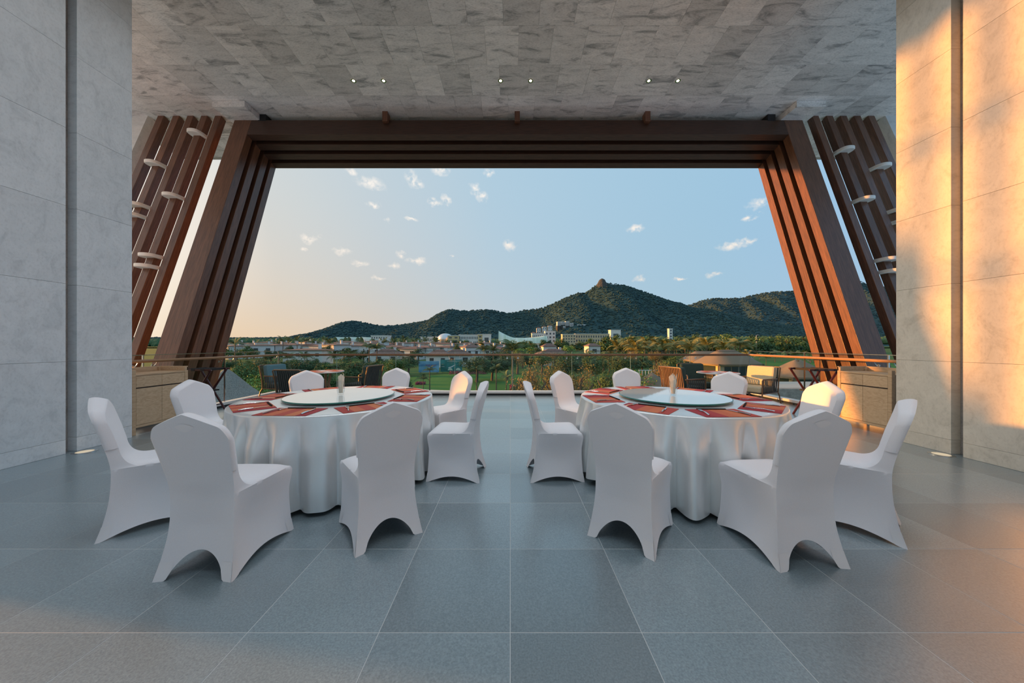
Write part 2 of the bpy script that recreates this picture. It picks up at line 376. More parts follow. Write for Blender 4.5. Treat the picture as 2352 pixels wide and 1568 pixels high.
GZ0 = -6.0; BACKZ0 = 2.0
def stone_wall(side):
    s = -1 if side == 'left' else 1
    X = WL if s < 0 else WR
    yend = 4.54 if s < 0 else 4.40
    g0, g1 = (3.863, 3.962) if s < 0 else (3.750, 3.852)
    ys = 2.2 if s < 0 else -3.0
    T = .52
    core = MB()
    core.box(*sorted((X + s * .115, X + s * T)), ys, yend, 0, HC)
    w = core.build('wall_' + side, 'wallin'); tag(w, 'smooth pale marble wall on the %s with a recessed vertical groove' % side, kind='structure')
    zs = [0, .17] + [.17 + .9355 * k for k in range(1, 8)]; zs = [z for z in zs if z < HC] + [HC]
    for a, b in zip(zs, zs[1:]):
        for (p, q) in ((ys, g0), (g1, yend)):
            MB().box(*sorted((X - X, s * .114)), -(q - p) / 2, (q - p) / 2, .0012, b - a - .0012).build('wall_panel', 'wall' if s < 0 else 'wall_bounce', w, bevel=.0015, loc=(X, (p + q) / 2, a))
    return w
stone_wall('left'); stone_wall('right')
tag(MB().box(-6.2, 6.2, -3.2, -3.0, BACKZ0, HC).build('wall_back', 'wall'), 'unseen pale wall added behind the camera to cut rear sky light', kind='structure')  # added out of view to hold back sky light from behind
# slender piers continuing the left wall towards the hall behind (the low sun falls between them)
pier = MB().box(-5.75, -5.45, 1.45, 1.75, 0, HC).box(-5.75, -5.45, .55, 1.0, 0, HC).box(-5.75, -5.45, -3.0, .1, 0, HC).box(-5.75, -5.45, .1, 2.2, 2.4, HC)
tag(pier.build('trim_1', 'wall'), 'marble piers continuing the left wall towards the hall', kind='structure')
# unseen mullions added beyond the left wall to cast soft bars opposite
mul = MB().box(-12.1, -11.9, 6.95, 7.17, GZ0, 8.5).box(-12.1, -11.9, 6.33, 6.58, GZ0, 8.5).box(-12.1, -12, 5.2, 7.6, 5.6, 5.72).box(-12.1, -12, 5.2, 7.6, 3.9, 4.0)
tag(mul.build('trim_2', 'wooddark'), 'dark unseen mullions added beyond the left wall to shade the right wall', kind='structure')

# raked timber portal, slats and stone piers: plane leaning outwards towards the top
O = Vector((0, 5.98, EYE)); sl = math.hypot(1, 3.216)
SV = Vector((0, 1 / sl, 3.216 / sl)); NV = Vector((0, 3.216 / sl, -1 / sl))
RAKE = Matrix(((1, 0, 0, O.x), (0, NV.y, SV.y, O.y), (0, NV.z, SV.z, O.z), (0, 0, 0, 1)))   # local (x, depth, along slope)
def raked(name, mat, x0, x1, t0, t1, u0, u1, parent=None, bevel=.004):
    me = MB().box(-(x1 - x0) / 2, (x1 - x0) / 2, t0, t1, u0, u1)
    o = me.build(name, mat, parent, bevel=bevel)
    o.matrix_world = RAKE @ Matrix.Translation(((x0 + x1) / 2, 0, 0))
    return o
FXL0, FXL1, FXR0, FXR1 = -6.53, -6.13, 6.48, 6.92
portal = empty('timber_portal', (0, 5.98, EYE), label='dark-stained raked timber portal framing the view over the terrace', cat='portal frame')
portal.matrix_world = Matrix.Identity(4)
UB, UT, UI = -4.6, 5.55, 5.11
for k in range(4):
    t0 = .268 * k; t1 = t0 + .165
    dx = .0 if k == 0 else .06
    raked('post', 'wood', FXL0 + dx, FXL1, t0, t1, UB, UT, portal)
    raked('post', 'wood', FXR0, FXR1 - dx, t0, t1, UB, UT, portal)
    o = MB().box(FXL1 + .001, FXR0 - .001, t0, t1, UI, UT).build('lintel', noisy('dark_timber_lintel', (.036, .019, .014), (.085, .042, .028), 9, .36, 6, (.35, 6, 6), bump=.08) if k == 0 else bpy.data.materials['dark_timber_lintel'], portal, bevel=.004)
    o.matrix_world = RAKE
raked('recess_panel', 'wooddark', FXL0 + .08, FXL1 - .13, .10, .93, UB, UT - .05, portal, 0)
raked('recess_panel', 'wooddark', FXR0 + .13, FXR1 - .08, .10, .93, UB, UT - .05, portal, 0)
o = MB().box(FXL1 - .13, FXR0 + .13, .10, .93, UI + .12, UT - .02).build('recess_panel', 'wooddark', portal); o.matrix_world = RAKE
for px in (885, 1188, 1487):
    X = (px - CX) / F * 7.55
    MB().box(X - .06, X + .06, 7.52, 7.70, EYE + 5.2, HC + .01).build('hanger', 'wood', portal)
for px in (600, 1774):
    X = (px - CX) / F * 7.6
    MB().box(X - .09, X + .09, 7.62, 7.95, EYE + 5.22, HC + .01).build('hanger', 'steeldark', portal)

ORD = ['first', 'second', 'third', 'fourth', 'fifth']
slats = {}
for side, xs in (('left', [-7.03, -7.36, -7.69, -8.03, -8.39]), ('right', [7.19, 7.53, 7.86, 8.19, 8.52])):
    for i, x in enumerate(xs):
        top = 5.435 / (3.216 / sl)
        o = raked('timber_fin', 'wood', x, x + .15, 0, .14, UB, top, None)
        tag(o, '%s dark raked timber fin out from the portal on the %s' % (ORD[i], side), 'slat', 'raked timber slats')
        slats[(side, i)] = (x + .075)
    px0, px1 = ((-9.9, -8.63) if side == 'left' else (8.93, 9.9))
    o = raked('stone_fin', 'wall', px0, px1, 0, .30, UB, 5.72, None, 0)
    tag(o, 'raked marble fin at the far %s end of the slats' % side, kind='structure')
for side, x0, x1 in (('left', -6.66, -5.93), ('right', 6.40, 7.05)):
    o = MB().box(x0, x1, 7.195, 7.95, HC - .135, HC - .002).build('trim_3' if side == 'left' else 'trim_4', 'ceil', bevel=.003)
    tag(o, 'marble block under the ceiling above the %s portal corner' % side, kind='structure')

# white collars round the slats
def collar_mesh():
    w, d0, d1 = .145, -.20, .13
    out = []
    for k in range(21):
        a = math.pi + math.pi * k / 20
        out.append((w * math.copysign(abs(math.cos(a)) ** .8, math.cos(a)), .0 - .17 * abs(math.sin(a)) ** .8))
    out = [(-w, d1)] + out + [(w, d1)]
    mb = MB(); n = len(out)
    rings = []
    for sc_, z in ((.93, .0), (1.0, .010), (1.0, .060), (.97, .068)):
        rings.append([(x * sc_, y * sc_, z) for x, y in out])
    return mb.loft(rings).mesh('slat_collar', 'collar', 35)
cm = collar_mesh()
zones = {311: 'topmost', 381: 'upper', 455: 'upper middle', 476: 'middle', 499: 'lower middle', 592: 'second lowest', 616: 'lowest'}
for side, lst in (('left', [(1, 311), (3, 381), (1, 455), (3, 476), (3, 499), (1, 592), (1, 616)]),
                  ('right', [(1, 350), (3, 388), (1, 463), (3, 487), (3, 512), (1, 600), (1, 627)])):
    for (i, py), nm in zip(lst, zones.values()):
        q = (HY - py); Y = 5.98 / (1 - q / 2380.0); z = EYE + q / F * Y
        o = obj('slat_collar', cm, None, loc=(slats[(side, i)], Y + .10 - .10, z))
        tag(o, '%s white curved collar lamp clasping a timber slat on the %s' % (nm, side), 'wall lamp', 'collar lamps on the slats')

# recessed ceiling downlights
def downlight(x, y, label, group):
    e = empty('ceiling_downlight', (x, y, HC), 0, label, 'downlight', group)
    MB().lathe([(.054, -.003), (.054, -.006), (.044, -.006), (.026, -.0035)], 20, cap=False).build('trim_ring', 'steel', e, 40)
    MB().lathe([(.027, -.005), (.015, -.010), (.0, -.011)], 16, cap=False).build('lens', 'lamp', e)
    return e
dl = [(-3.235, 'first'), (-2.615, 'second'), (-.20, 'third'), (.42, 'fourth'), (2.86, 'fifth'), (3.46, 'sixth')]
for x, nm in dl:
    downlight(x, 6.65, '%s small lit downlight from the left in the marble ceiling' % nm, 'ceiling downlights')
    l = bpy.data.lights.new('downlight_lamp', 'SPOT'); l.energy = 60; l.spot_size = R(70); l.spot_blend = .6; l.color = (1, .80, .58); l.shadow_soft_size = .04
    lo = bpy.data.objects.new('downlight_lamp', l); COL.objects.link(lo); lo.location = (x, 6.65, HC - .03)

# unseen fill spots with fittings, added over the hall to brighten the room
FILL_FIT = MB().lathe([(.054, -.003), (.054, -.006), (.044, -.006), (.026, -.0035)], 20, cap=False).lathe([(.027, -.005), (.0, -.011)], 16, cap=False).mesh('fill_fitting', 'lamp')
for y in (4.5, 2.3, .2, -2.2):
    for x in (-3.9, -2.3, -.75, .75, 2.3, 3.9):
        obj('fill_fitting', FILL_FIT, ceil, loc=(x, y, HC))
        l = bpy.data.lights.new('fill_spot', 'SPOT'); l.energy = 33 if y > 0 else 5; l.spot_size = R(150); l.spot_blend = 1.0; l.color = (.82, .91, 1.0); l.shadow_soft_size = .25
        lo = bpy.data.objects.new('fill_spot', l); COL.objects.link(lo); lo.location = (x, y, HC - .3)
for side, x, y in (('left', -5.19, 3.93), ('right', 5.13, 3.835)):
    e = empty('floor_uplight', (x, y, 0), 0, 'round steel floor uplight at the groove of the %s wall' % side, 'uplight', 'floor uplights')
    MB().lathe([(.105, 0), (.105, .006), (.075, .008), (.075, .004)], 28, cap=False).build('ring', 'steel', e, 40)
    MB().lathe([(.075, .005), (.04, .0062), (.0, .0065)], 24, cap=False).build('lens', 'upl', e)

# ------------------------------------------------------------------ glass balustrade
curb = MB().box(XL - .06, XR + .06, YB - .07, YB + .07, -.02, .045).box(XL - .07, XL + .06, 3.2, YB - .07, -.02, .045).box(XR - .06, XR + .07, 3.2, YB - .07, -.02, .045)
tag(curb.build('trim_5', 'black'), 'black base channel under the glass balustrade', kind='structure')
curb = MB().box(XL - .07, XR + .07, YB - .085, YB + .08, .047, .105).box(XL - .08, XL + .075, 3.2, YB - .087, .047, .105).box(XR - .075, XR + .08, 3.2, YB - .087, .047, .105)
tag(curb.build('trim_6', 'white', bevel=.006), 'white metal shoe along the foot of the glass balustrade', kind='structure')
bal = {}
for nm, lab in (('front', 'long frameless glass balustrade with timber handrail facing the hills'), ('left', 'side run of glass balustrade behind the left sideboard'), ('right', 'side run of glass balustrade behind the right sideboard')):
    bal[nm] = empty('glass_balustrade', (0, YB, .1) if nm == 'front' else ((XL if nm == 'left' else XR), 6, .1), 0, lab, 'balustrade', 'glass balustrade runs')
    bal[nm].location = (0, 0, 0)
xj = [XL, -4.50, -2.97, -1.44, .06, 1.60, 3.12, 4.66, XR]
ZT = 1.13
for a, b in zip(xj, xj[1:]):
    MB().box(a + .006, b - .006, YB - .006, YB + .006, .10, ZT).build('pane', 'glass', bal['front'])
for x in xj[1:-1]:
    MB().box(x - .005, x + .005, YB - .0065, YB + .0065, .10, ZT).build('joint', 'glassedge', bal['front'])
yj = [3.75, 5.28, 6.79, YB]
for nm, X in (('left', XL), ('right', XR)):
    for a, b in zip(yj, yj[1:]):
        MB().box(X - .006, X + .006, a + .006, b - .012, .10, ZT).build('pane', 'glass', bal[nm])
    for y in yj[1:]:
        MB().box(X - .009, X + .009, y - .009, y + .009, .10, ZT).build('joint', 'steel', bal[nm])
MB().box(XL, XR, YB - .012, YB + .012, ZT, ZT + .012).build('top_cap', 'steeldark', bal['front'])
RI = .085
MB().tube([(XL + RI, YB - RI, 1.04), (XR - RI, YB - RI, 1.04)], .026, 12).build('handrail', 'rail_backlit', bal['front'], 50)
def bracket(p, d, parent):
    p = Vector(p); d = Vector(d)
    MB().tube([p + d * (RI - .006), p + d * (RI * .6) + Vector((0, 0, .0)), p + d * .02 + Vector((0, 0, .035)), p + Vector((0, 0, .075))], .0065, 6).tube([p + d * (RI - .008), p + d * (RI)], .022, 10).build('bracket', 'steel', parent, 50)
for x in xj[1:-1]:
    for dx in (-.14, .14): bracket((x + dx, YB - RI, .955), (0, 1, 0), bal['front'])
for nm, X, s in (('left', XL, 1), ('right', XR, -1)):
    MB().box(X - .012, X + .012, 3.75, YB, ZT, ZT + .012).build('top_cap', 'steel', bal[nm])
    MB().tube([(X + s * RI, 3.6, 1.04), (X + s * RI, YB - RI, 1.04)], .026, 12).build('handrail', 'rail', bal[nm], 50)
    for y in yj[:]:
        for dy in (-.14, .14):
            if 3.8 < y + dy < YB - .1: bracket((X + s * RI, y + dy, .955), (-s, 0, 0), bal[nm])

# ------------------------------------------------------------------ sideboards
def sideboard(side):
    s = 1 if side == 'left' else -1               # front faces the tables
    Xf = -5.40 if side == 'left' else 5.40
    y0, y1 = (4.60, 5.40) if side == 'left' else (4.56, 5.32)
    D = .48; H = .94; W = y1 - y0
    e = empty('sideboard', (Xf, (y0 + y1) / 2, 0), 0, '%s with two drawers over two doors beside the %s wall' % ('pale oak sideboard' if side == 'left' else 'sunlit honey oak sideboard', side), 'sideboard', 'oak sideboards')
    def B(name, mat, x0, x1, a, b, z0, z1, par=None, bevel=.004):
        X0, X1 = sorted((-s * x0, -s * x1))
        return MB().box(X0, X1, a, b, z0, z1).build(name, mat, par or e, bevel=bevel)
    h = W / 2; P = .05
    for a in (-h, h - P):
        B('leg', 'oak', 0, P, a, a + P, 0, H - .0); B('leg', 'oak', D - P, D, a, a + P, 0, H)
    B('body', 'oak', .014, D - .01, -h + P * .3, h - P * .3, .135, H - .09)
    B('top', 'oak', .004, D - .012, -h + .012, h - .012, H - .088, H - .062)
    B('bottom_rail', 'oak', .003, .04, -h + P, h - P, .10, .135)
    B('gallery_back', 'oak', D - .022, D, -h, h, H - .062, H + .012)
    B('gallery_side', 'oak', .0, D - .024, h - .022, h, H - .062, H + .012)
    B('gallery_side', 'oak', .16, D - .024, -h, -h + .022, H - .062, H + .012)
    g = .004; mid = 0
    for a, b in ((-h + P + g, mid - g / 2), (mid + g / 2, h - P - g)):
        B('drawer', 'oakgrain', .004, .014, a, b, .685, H - .094, bevel=.002)
        B('door', 'oakgrain', .004, .014, a, b, .14, .668, bevel=.002)
    B('shadow_gap', 'wooddark', .010, .0145, -h + P, h - P, .667, .686, bevel=0)
sideboard('left'); sideboard('right')

def tray_stand(side):
    s = 1 if side == 'left' else -1
    xc = -5.63 if side == 'left' else 5.60
    e = empty('tray_stand', (xc, 5.93, 0), 0, 'folding dark red tray stand with black straps beside the %s sideboard' % side, 'tray stand', 'folding tray stands')
    w, H, d = .27, .85, .20
    for y in (-d, d):
        MB().tube([(-w, y, H), (w, y * .9, 0)], .018, 6).build('leg', 'stand', e)
        MB().tube([(w, y * .8, H), (-w, y * .7, 0)], .018, 6).build('leg', 'stand', e)
        MB().box(-w - .02, w + .02, y - .018, y + .018, H - .01, H + .02).build('top_rail', 'stand', e, bevel=.003)
    for x in (-w * .55, w * .55):
        MB().tube([(x, -d * .9, H * .22), (x, d * .9, H * .22)], .012, 6).build('stretcher', 'stand', e)
    for x in (-.17, 0, .17):
        MB().box(x - .03, x + .03, -d - .022, d + .022, H - .014, H + .024).build('strap', 'strap', e)
    MB().box(-w + .04, w - .04, -.03, .05, .46, .485).build('shelf_bar', 'strap', e)
tray_stand('left'); tray_stand('right')

# ------------------------------------------------------------------ banquet chairs in stretch covers
REAR = [(0, .218, -.268), (.1, .203, -.240), (.25, .186, -.214), (.42, .183, -.205), (.52, .187, -.214), (.65, .199, -.243), (.78, .211, -.276), (.86, .213, -.297), (.94, .213, -.315)]
FRNT = [(0, .214, .250), (.1, .205, .236), (.3, .200, .226), (.40, .211, .237), (.435, .213, .239), (.458, .206, .230)]
TH = .030
def top_of(u): u = abs(u); return   .938 - .090 * u ** 1.12 - .048 * max(0, (u - .78) / .22) ** 2.3
def hw(z):
    w0 = interp(REAR, z, 1)
    if z <= top_of(1): return w0
    lo, hi = 0.0, 1.0
    for _ in range(30):
        m = (lo + hi) / 2
        if top_of(m) > z: lo = m
        else: hi = m
    return max(lo * w0, .004)
def curve_c(z): t = min(1, max(0, (z - .28) / .25)); return .022 * (1 - t) - .010 * t
def arch(u, w, h, p=.5): return h * max(0.0, 1 - (u / w) ** 2) ** p
def S_back(u, z): return Vector((u * interp(REAR, z, 1), interp(REAR, z, 2) + curve_c(z) * (1 - u * u), z))
def hem_b(u): return arch(u, .72, .145, .62)
def S_side(sx, s, z):
    a = Vector((sx * interp(REAR, z, 1), interp(REAR, z, 2), z)); b = Vector((sx * interp(FRNT, z, 1), interp(FRNT, z, 2), z))
    p = a.lerp(b, s); g = math.sin(math.pi * min(1, max(0, z / .46))) ** .8
    pin = math.sin(math.pi * s) ** .7 * .036 * g
    p.x -= sx * pin; return p
def hem_s(s): return arch((s - .5) * 2, .90, .048, 1.0)
def S_front(u, z):
    return Vector((u * interp(FRNT, z, 1), interp(FRNT, z, 2) - .026 * (1 - u * u) * math.sin(math.pi * min(1, z / .46)), z))
def hem_f(u): return arch(u, .84, .07, .8)
def chair_cover():
    mb = MB(); ZR = .457; Z0 = .60; INS = .020
    NU = 44
    us = [-1 + 2 * k / NU for k in range(NU + 1)]
    us = [math.copysign(abs(u) ** .9, u) for u in us]
    # back sheet: hem to crown
    def gb(a, b):
        u = us[round(a * NU)]; h0 = hem_b(u)
        k = round(b * 42)
        z = h0 + (ZR - h0) * k / 20 if k <= 20 else (ZR + (Z0 - ZR) * (k - 20) / 6 if k <= 26 else Z0 + (top_of(u) - Z0) * (k - 26) / 16)
        return S_back(u, z)
    mb.grid(gb, NU, 42)
    # side and front skirts
    for sx in (-1, 1):
        def gs(a, b, sx=sx): h0 = hem_s(a); return S_side(sx, a, h0 + (ZR - h0) * b)
        mb.grid(gs if sx > 0 else (lambda a, b, g=gs: g(1 - a, b)), 34, 20)
    def gf(a, b): u = 1 - a * 2; h0 = hem_f(u); return S_front(u, h0 + (ZR - h0) * b)
    mb.grid(gf, 30, 20)
    yr, yfm = interp(REAR, ZR, 2), interp(FRNT, ZR, 2)
    def wseat(y): t = (y - yr) / (yfm - yr); return interp(REAR, ZR, 1) * (1 - t) + interp(FRNT, ZR, 1) * t
    def yfr(u, z): return interp(REAR, z, 2) + 2 * TH + .012 * (1 - u * u)
    def front_pt(u, z):            # face of the backrest
        return Vector((u * (interp(REAR, z, 1) - INS), yfr(u, z), z - .010 * (1 if z > .7 else 0) * min(1, (z - .7) / .1 if z > .7 else 0)))
    YS = -.045
    def front(u, b):
        e = abs(u) ** 7
        if b < .34:                # seat, front edge rolled over
            t = b / .34; y = yfm + (YS - yfm) * t
            roll = max(0, 1 - t / .22) ** 2.4
            return Vector((u * wseat(y), y, ZR + .029 * (1 - e) * (1 - roll) + .003 * math.sin(math.pi * t) * (1 - u * u)))
        if b < .55:                # fillet
            t = (b - .34) / .21
            p0 = Vector((u * wseat(YS), YS, ZR + .029 * (1 - e))); p2 = front_pt(u, Z0)
            p1 = Vector((u * (interp(REAR, .5, 1) - INS * .6), yfr(u, .49) - .004, ZR + .029 * (1 - e)))
            return p0 * (1 - t) ** 2 + p1 * 2 * t * (1 - t) + p2 * t * t
        t = (b - .55) / .45
        return front_pt(u, Z0 + (top_of(u) - .004 - Z0) * t)
    NB = 60
    mb.grid(lambda a, b: front(us[NU - round(a * NU)], b), NU, NB)
    # side webs beside the fillet
    for sx in (-1, 1):
        n = 12; A = [front(sx, .34 + .21 * k / n) for k in range(n + 1)]
        B = []
        for k in range(n + 1):
            t = k / n
            if t < .5: y = YS + (yr - YS) * t * 2; B.append(Vector((sx * wseat(y), y, ZR)))
            else: z = ZR + (Z0 - ZR) * (t - .5) * 2; B.append(Vector((sx * interp(REAR, z, 1), interp(REAR, z, 2), z)))
        g = lambda a, b: A[round(a * n)].lerp(B[round(a * n)], b)
        mb.grid(g if sx < 0 else (lambda a, b: g(1 - a, b)), n, 4)
    # rounded rim joining face and back
    path = [(-1, k / 16) for k in range(16)] + [(u, 1) for u in us] + [(1, 1 - k / 16) for k in range(1, 17)]
    rings = []
    for u, t in path:
        P = S_back(u, Z0 + (top_of(u) - Z0) * t); Q = front(u, .55 + .45 * t)
        o = Vector((P.x, 0, max(P.z - .74, 0) * 1.6 if t == 1 else 0)); o = o.normalized() if o.length > 1e-5 else Vector((0, 0, 1))
        rings.append([P.lerp(Q, k / 6) + o * (.011 * math.sin(math.pi * (k / 6) ** .75)) for k in range(7)])
    mb.loft(rings, False, False)
    me = mb.mesh('stretch_cover', 'spandex')
    import bmesh
    bm = bmesh.new(); bm.from_mesh(me); bmesh.ops.remove_doubles(bm, verts=bm.verts, dist=.0022); bmesh.ops.recalc_face_normals(bm, faces=bm.faces)
    bm.to_mesh(me); bm.free(); me.shade_smooth(); me.set_sharp_from_angle(angle=R(58)); me.update()
    return me
def foot_pocket(sx, rear):
    mb = MB(); o = .0016
    if rear:
        def g1(a, b):
            u = .66 + .34 * a; h0 = hem_b(u); p = S_back(sx * u, max(h0, 0) + max(.092 - h0, .003) * b); p.y -= o; return p
        def g2(a, b):
            s = .0 + .10 * a; h0 = hem_s(s); p = S_side(sx, s, h0 + max(.092 - h0, .003) * b); p.x += sx * o; p.y -= o * (1 - a); return p
    else:
        def g1(a, b):
            u = .76 + .24 * a; h0 = hem_f(u); p = S_front(sx * u, h0 + max(.08 - h0, .003) * b); p.y += o; return p
        def g2(a, b):
            s = 1 - .10 * a; h0 = hem_s(s); p = S_side(sx, s, h0 + max(.08 - h0, .003) * b); p.x += sx * o; p.y += o * (1 - a); return p
    mb.grid(g1, 6, 5); mb.grid(g2, 5, 5)
    return mb.mesh('foot_pocket', 'spandex2', 50)
def handle_patch():
    mb = MB()
    def g(a, b):
        u = a * 2 - 1; v = b * 2 - 1
        hh = .017 * (1 - abs(u) ** 1.6) + .0004
        z = .868 + v * hh - (.012 if v < 0 else 0) * (1 - abs(u) ** 2) ; x = u * .052
        y0 = interp(REAR, z, 2); q = 1 - (x / interp(REAR, z, 1)) ** 2
        return Vector((x, y0 + curve_c(z) * q - .0022 + TH * .02 * abs(u), z))
    return mb.grid(g, 18, 6).mesh('handle_opening', 'handle', 60)
COVER = chair_cover(); POCK = [(foot_pocket(sx, r)) for sx in (-1, 1) for r in (True, False)]; HAND = handle_patch()
def make_chair():
    e = empty('banquet_chair')
    obj('stretch_cover', COVER, e)
    for p in POCK: obj('foot_pocket', p, e)
    obj('handle_opening', HAND, e)
    return e
TABLES = {'left': (-1.76, 3.367), 'right': (1.67, 3.323)}
SEATS = {'left': [(224, 1.30, 'front-left seat, nearest the left wall', 'second from the far left edge'), (270, 1.32, 'front seat', ''), (308, 1.318, 'front-right seat', ''), (356, 1.22, 'right seat by the aisle', ''),
                  (45, 1.28, 'back-right seat', ''), (91, 1.42, 'back seat', ''), (133, 1.40, 'back-left seat', ''), (179, 1.32, 'left seat by the sideboard', '')],
         'right': [(182, 1.22, 'left seat by the aisle', ''), (129, 1.26, 'back-left seat', ''), (85, 1.47, 'back seat', ''), (39, 1.40, 'back-right seat', ''),
                   (357, 1.22, 'right seat by the sideboard', ''), (313, 1.25, 'front-right seat, nearest the right wall', ''), (274, 1.19, 'front seat', ''), (232, 1.305, 'front-left seat', '')]}
CHL = {'left': ['white covered chair nearest the left wall, angled towards the left table', 'largest white covered chair on the left, its back to the camera',
                'white covered chair seen from behind at the front-right of the left table', 'white covered chair in side view right of the left table, by the aisle',
                'white covered chair at the back-right of the left table, its backrest catching sun', 'white covered chair directly behind the left table, rightmost of its back pair',
                'white covered chair at the back-left of the left table, before the outdoor armchairs', 'white covered chair left of the left table, before the pale sideboard'],
       'right': ['white covered chair in side view left of the right table, by the aisle', 'white covered chair at the back-left of the right table, turned three-quarters',
                 'white covered chair directly behind the right table, leftmost of its back pair', 'white covered chair at the back-right of the right table, before the outdoor armchairs',
                 'white covered chair right of the right table, before the honey oak sideboard', 'white covered chair nearest the right wall, angled towards the right table',
                 'largest white covered chair on the right, its back to the camera', 'white covered chair seen from behind at the front-left of the right table']}
proto = make_chair(); first = True
for side in ('left', 'right'):
    tx, ty = TABLES[side]
    for (ang, r, nm, _), lab in zip(SEATS[side], CHL[side]):
        c = proto if first else copy_tree(proto); first = False
        a = R(ang); c.location = (tx + r * math.cos(a), ty + r * math.sin(a), 0); c.rotation_euler = (0, 0, a + R(90))
        tag(c, lab, 'chair', 'white covered banquet chairs')

# ------------------------------------------------------------------ banquet tables
TZ = .762
def tablecloth(seed):
    rnd = random.Random(seed); Rt = .905; NT = 360
    ph = [rnd.uniform(0, 6.28) for _ in range(8)]
    def fold(th):
        w = th + .050 * math.sin(3 * th + ph[0]) + .035 * math.sin(5 * th + ph[1])
        f = abs(math.sin(15.0 * w + ph[2])); g = .5 + .5 * math.sin(5 * w + ph[3])
        return (f ** .9) * (.50 + .50 * g) + .07 * math.sin(47 * w + ph[4])
    rings = []
    for q in (.02, .3, .6, .85, .95): rings.append([(Rt * q * math.cos(2*math.pi*k/NT), Rt * q * math.sin(2*math.pi*k/NT), TZ) for k in range(NT)])
    for a in (20, 45, 70, 90): rings.append([((Rt + .014 * math.sin(R(a))) * math.cos(2*math.pi*k/NT), (Rt + .014 * math.sin(R(a))) * math.sin(2*math.pi*k/NT), TZ - .014 + .014 * math.cos(R(a))) for k in range(NT)])
    NV_ = 22
    for j in range(1, NV_ + 1):
        v = j / NV_; ring = []
        for k in range(NT):
            th = 2 * math.pi * k / NT; f = fold(th)
            amp = min(1, v * 3.2) ** .8
            wob = .010 * mnoise.noise(Vector((math.cos(th) * 4, math.sin(th) * 4, v * 2 + seed))) * v
            r = Rt + .014 + (-.040 + .125 * f) * amp * (.50 + .50 * v) + .012 * v + wob
            z = TZ - .014 - v * (TZ - .014 - .045 - .018 * math.sin(2 * th + ph[5]) - .012 * (1 - f))
            ring.append((r * math.cos(th), r * math.sin(th), z))
        rings.append(ring)
    return MB().loft(rings, True, False).mesh('tablecloth', 'satin', 70)
def cutlery():
    fk = MB()       # fork along +y, tines up, curved
    def prof(t): return .003 + .006 * math.sin(math.pi * t) + (.004 if t > .8 else 0)
    hand = [(0, 0.0, .003), (0, .03, .005), (0, .08, .010), (0, .12, .009), (0, .145, .005)]
    fk.tube(hand, [.0055, .006, .0042, .0032, .006], 6)
    fk.box(-.012, .012, .143, .166, .003, .006)
    for k in range(4):
        x = -.0105 + .007 * k; fk.box(x - .0018, x + .0018, .165, .208, .004, .0075)
    kn = MB(); kn.tube([(0, 0, .004), (0, .05, .006), (0, .105, .005)], [.006, .0075, .006], 6)
    kn.prism([(-.004, .10), (.008, .10), (.0095, .16), (.006, .205), (-.002, .225), (-.004, .20)], .003, .0055)
    ch = MB(); ch.box(-.006, -.001, -.12, .12, .002, .008).box(.002, .007, -.118, .122, .002, .008)
    sp = MB(); sp.tube([(0, 0, .004), (0, .06, .009), (0, .125, .008)], [.0055, .005, .003], 6)
    def bowl(a, b):
        an = a * 2 * math.pi; r = b; return Vector((.019 * r * math.cos(an), .150 + .030 * r * math.sin(an), .003 + .007 * r * r))
    sp.grid(bowl, 16, 4)
    return [b.mesh(n, m, 40) for b, n, m in ((fk, 'fork', 'steel'), (kn, 'knife', 'steel'), (ch, 'chopsticks', 'chop'), (sp, 'spoon', 'steel'))]
FORK, KNIFE, CHOP, SPOON = cutlery()
def mat_mesh(mat): return MB().box(-.215, .215, -.145, .145, 0, .003).mesh('placemat', mat)
MATS = [mat_mesh('mat'), mat_mesh('matb')]
WORD = {'left': 'left', 'right': 'right'}
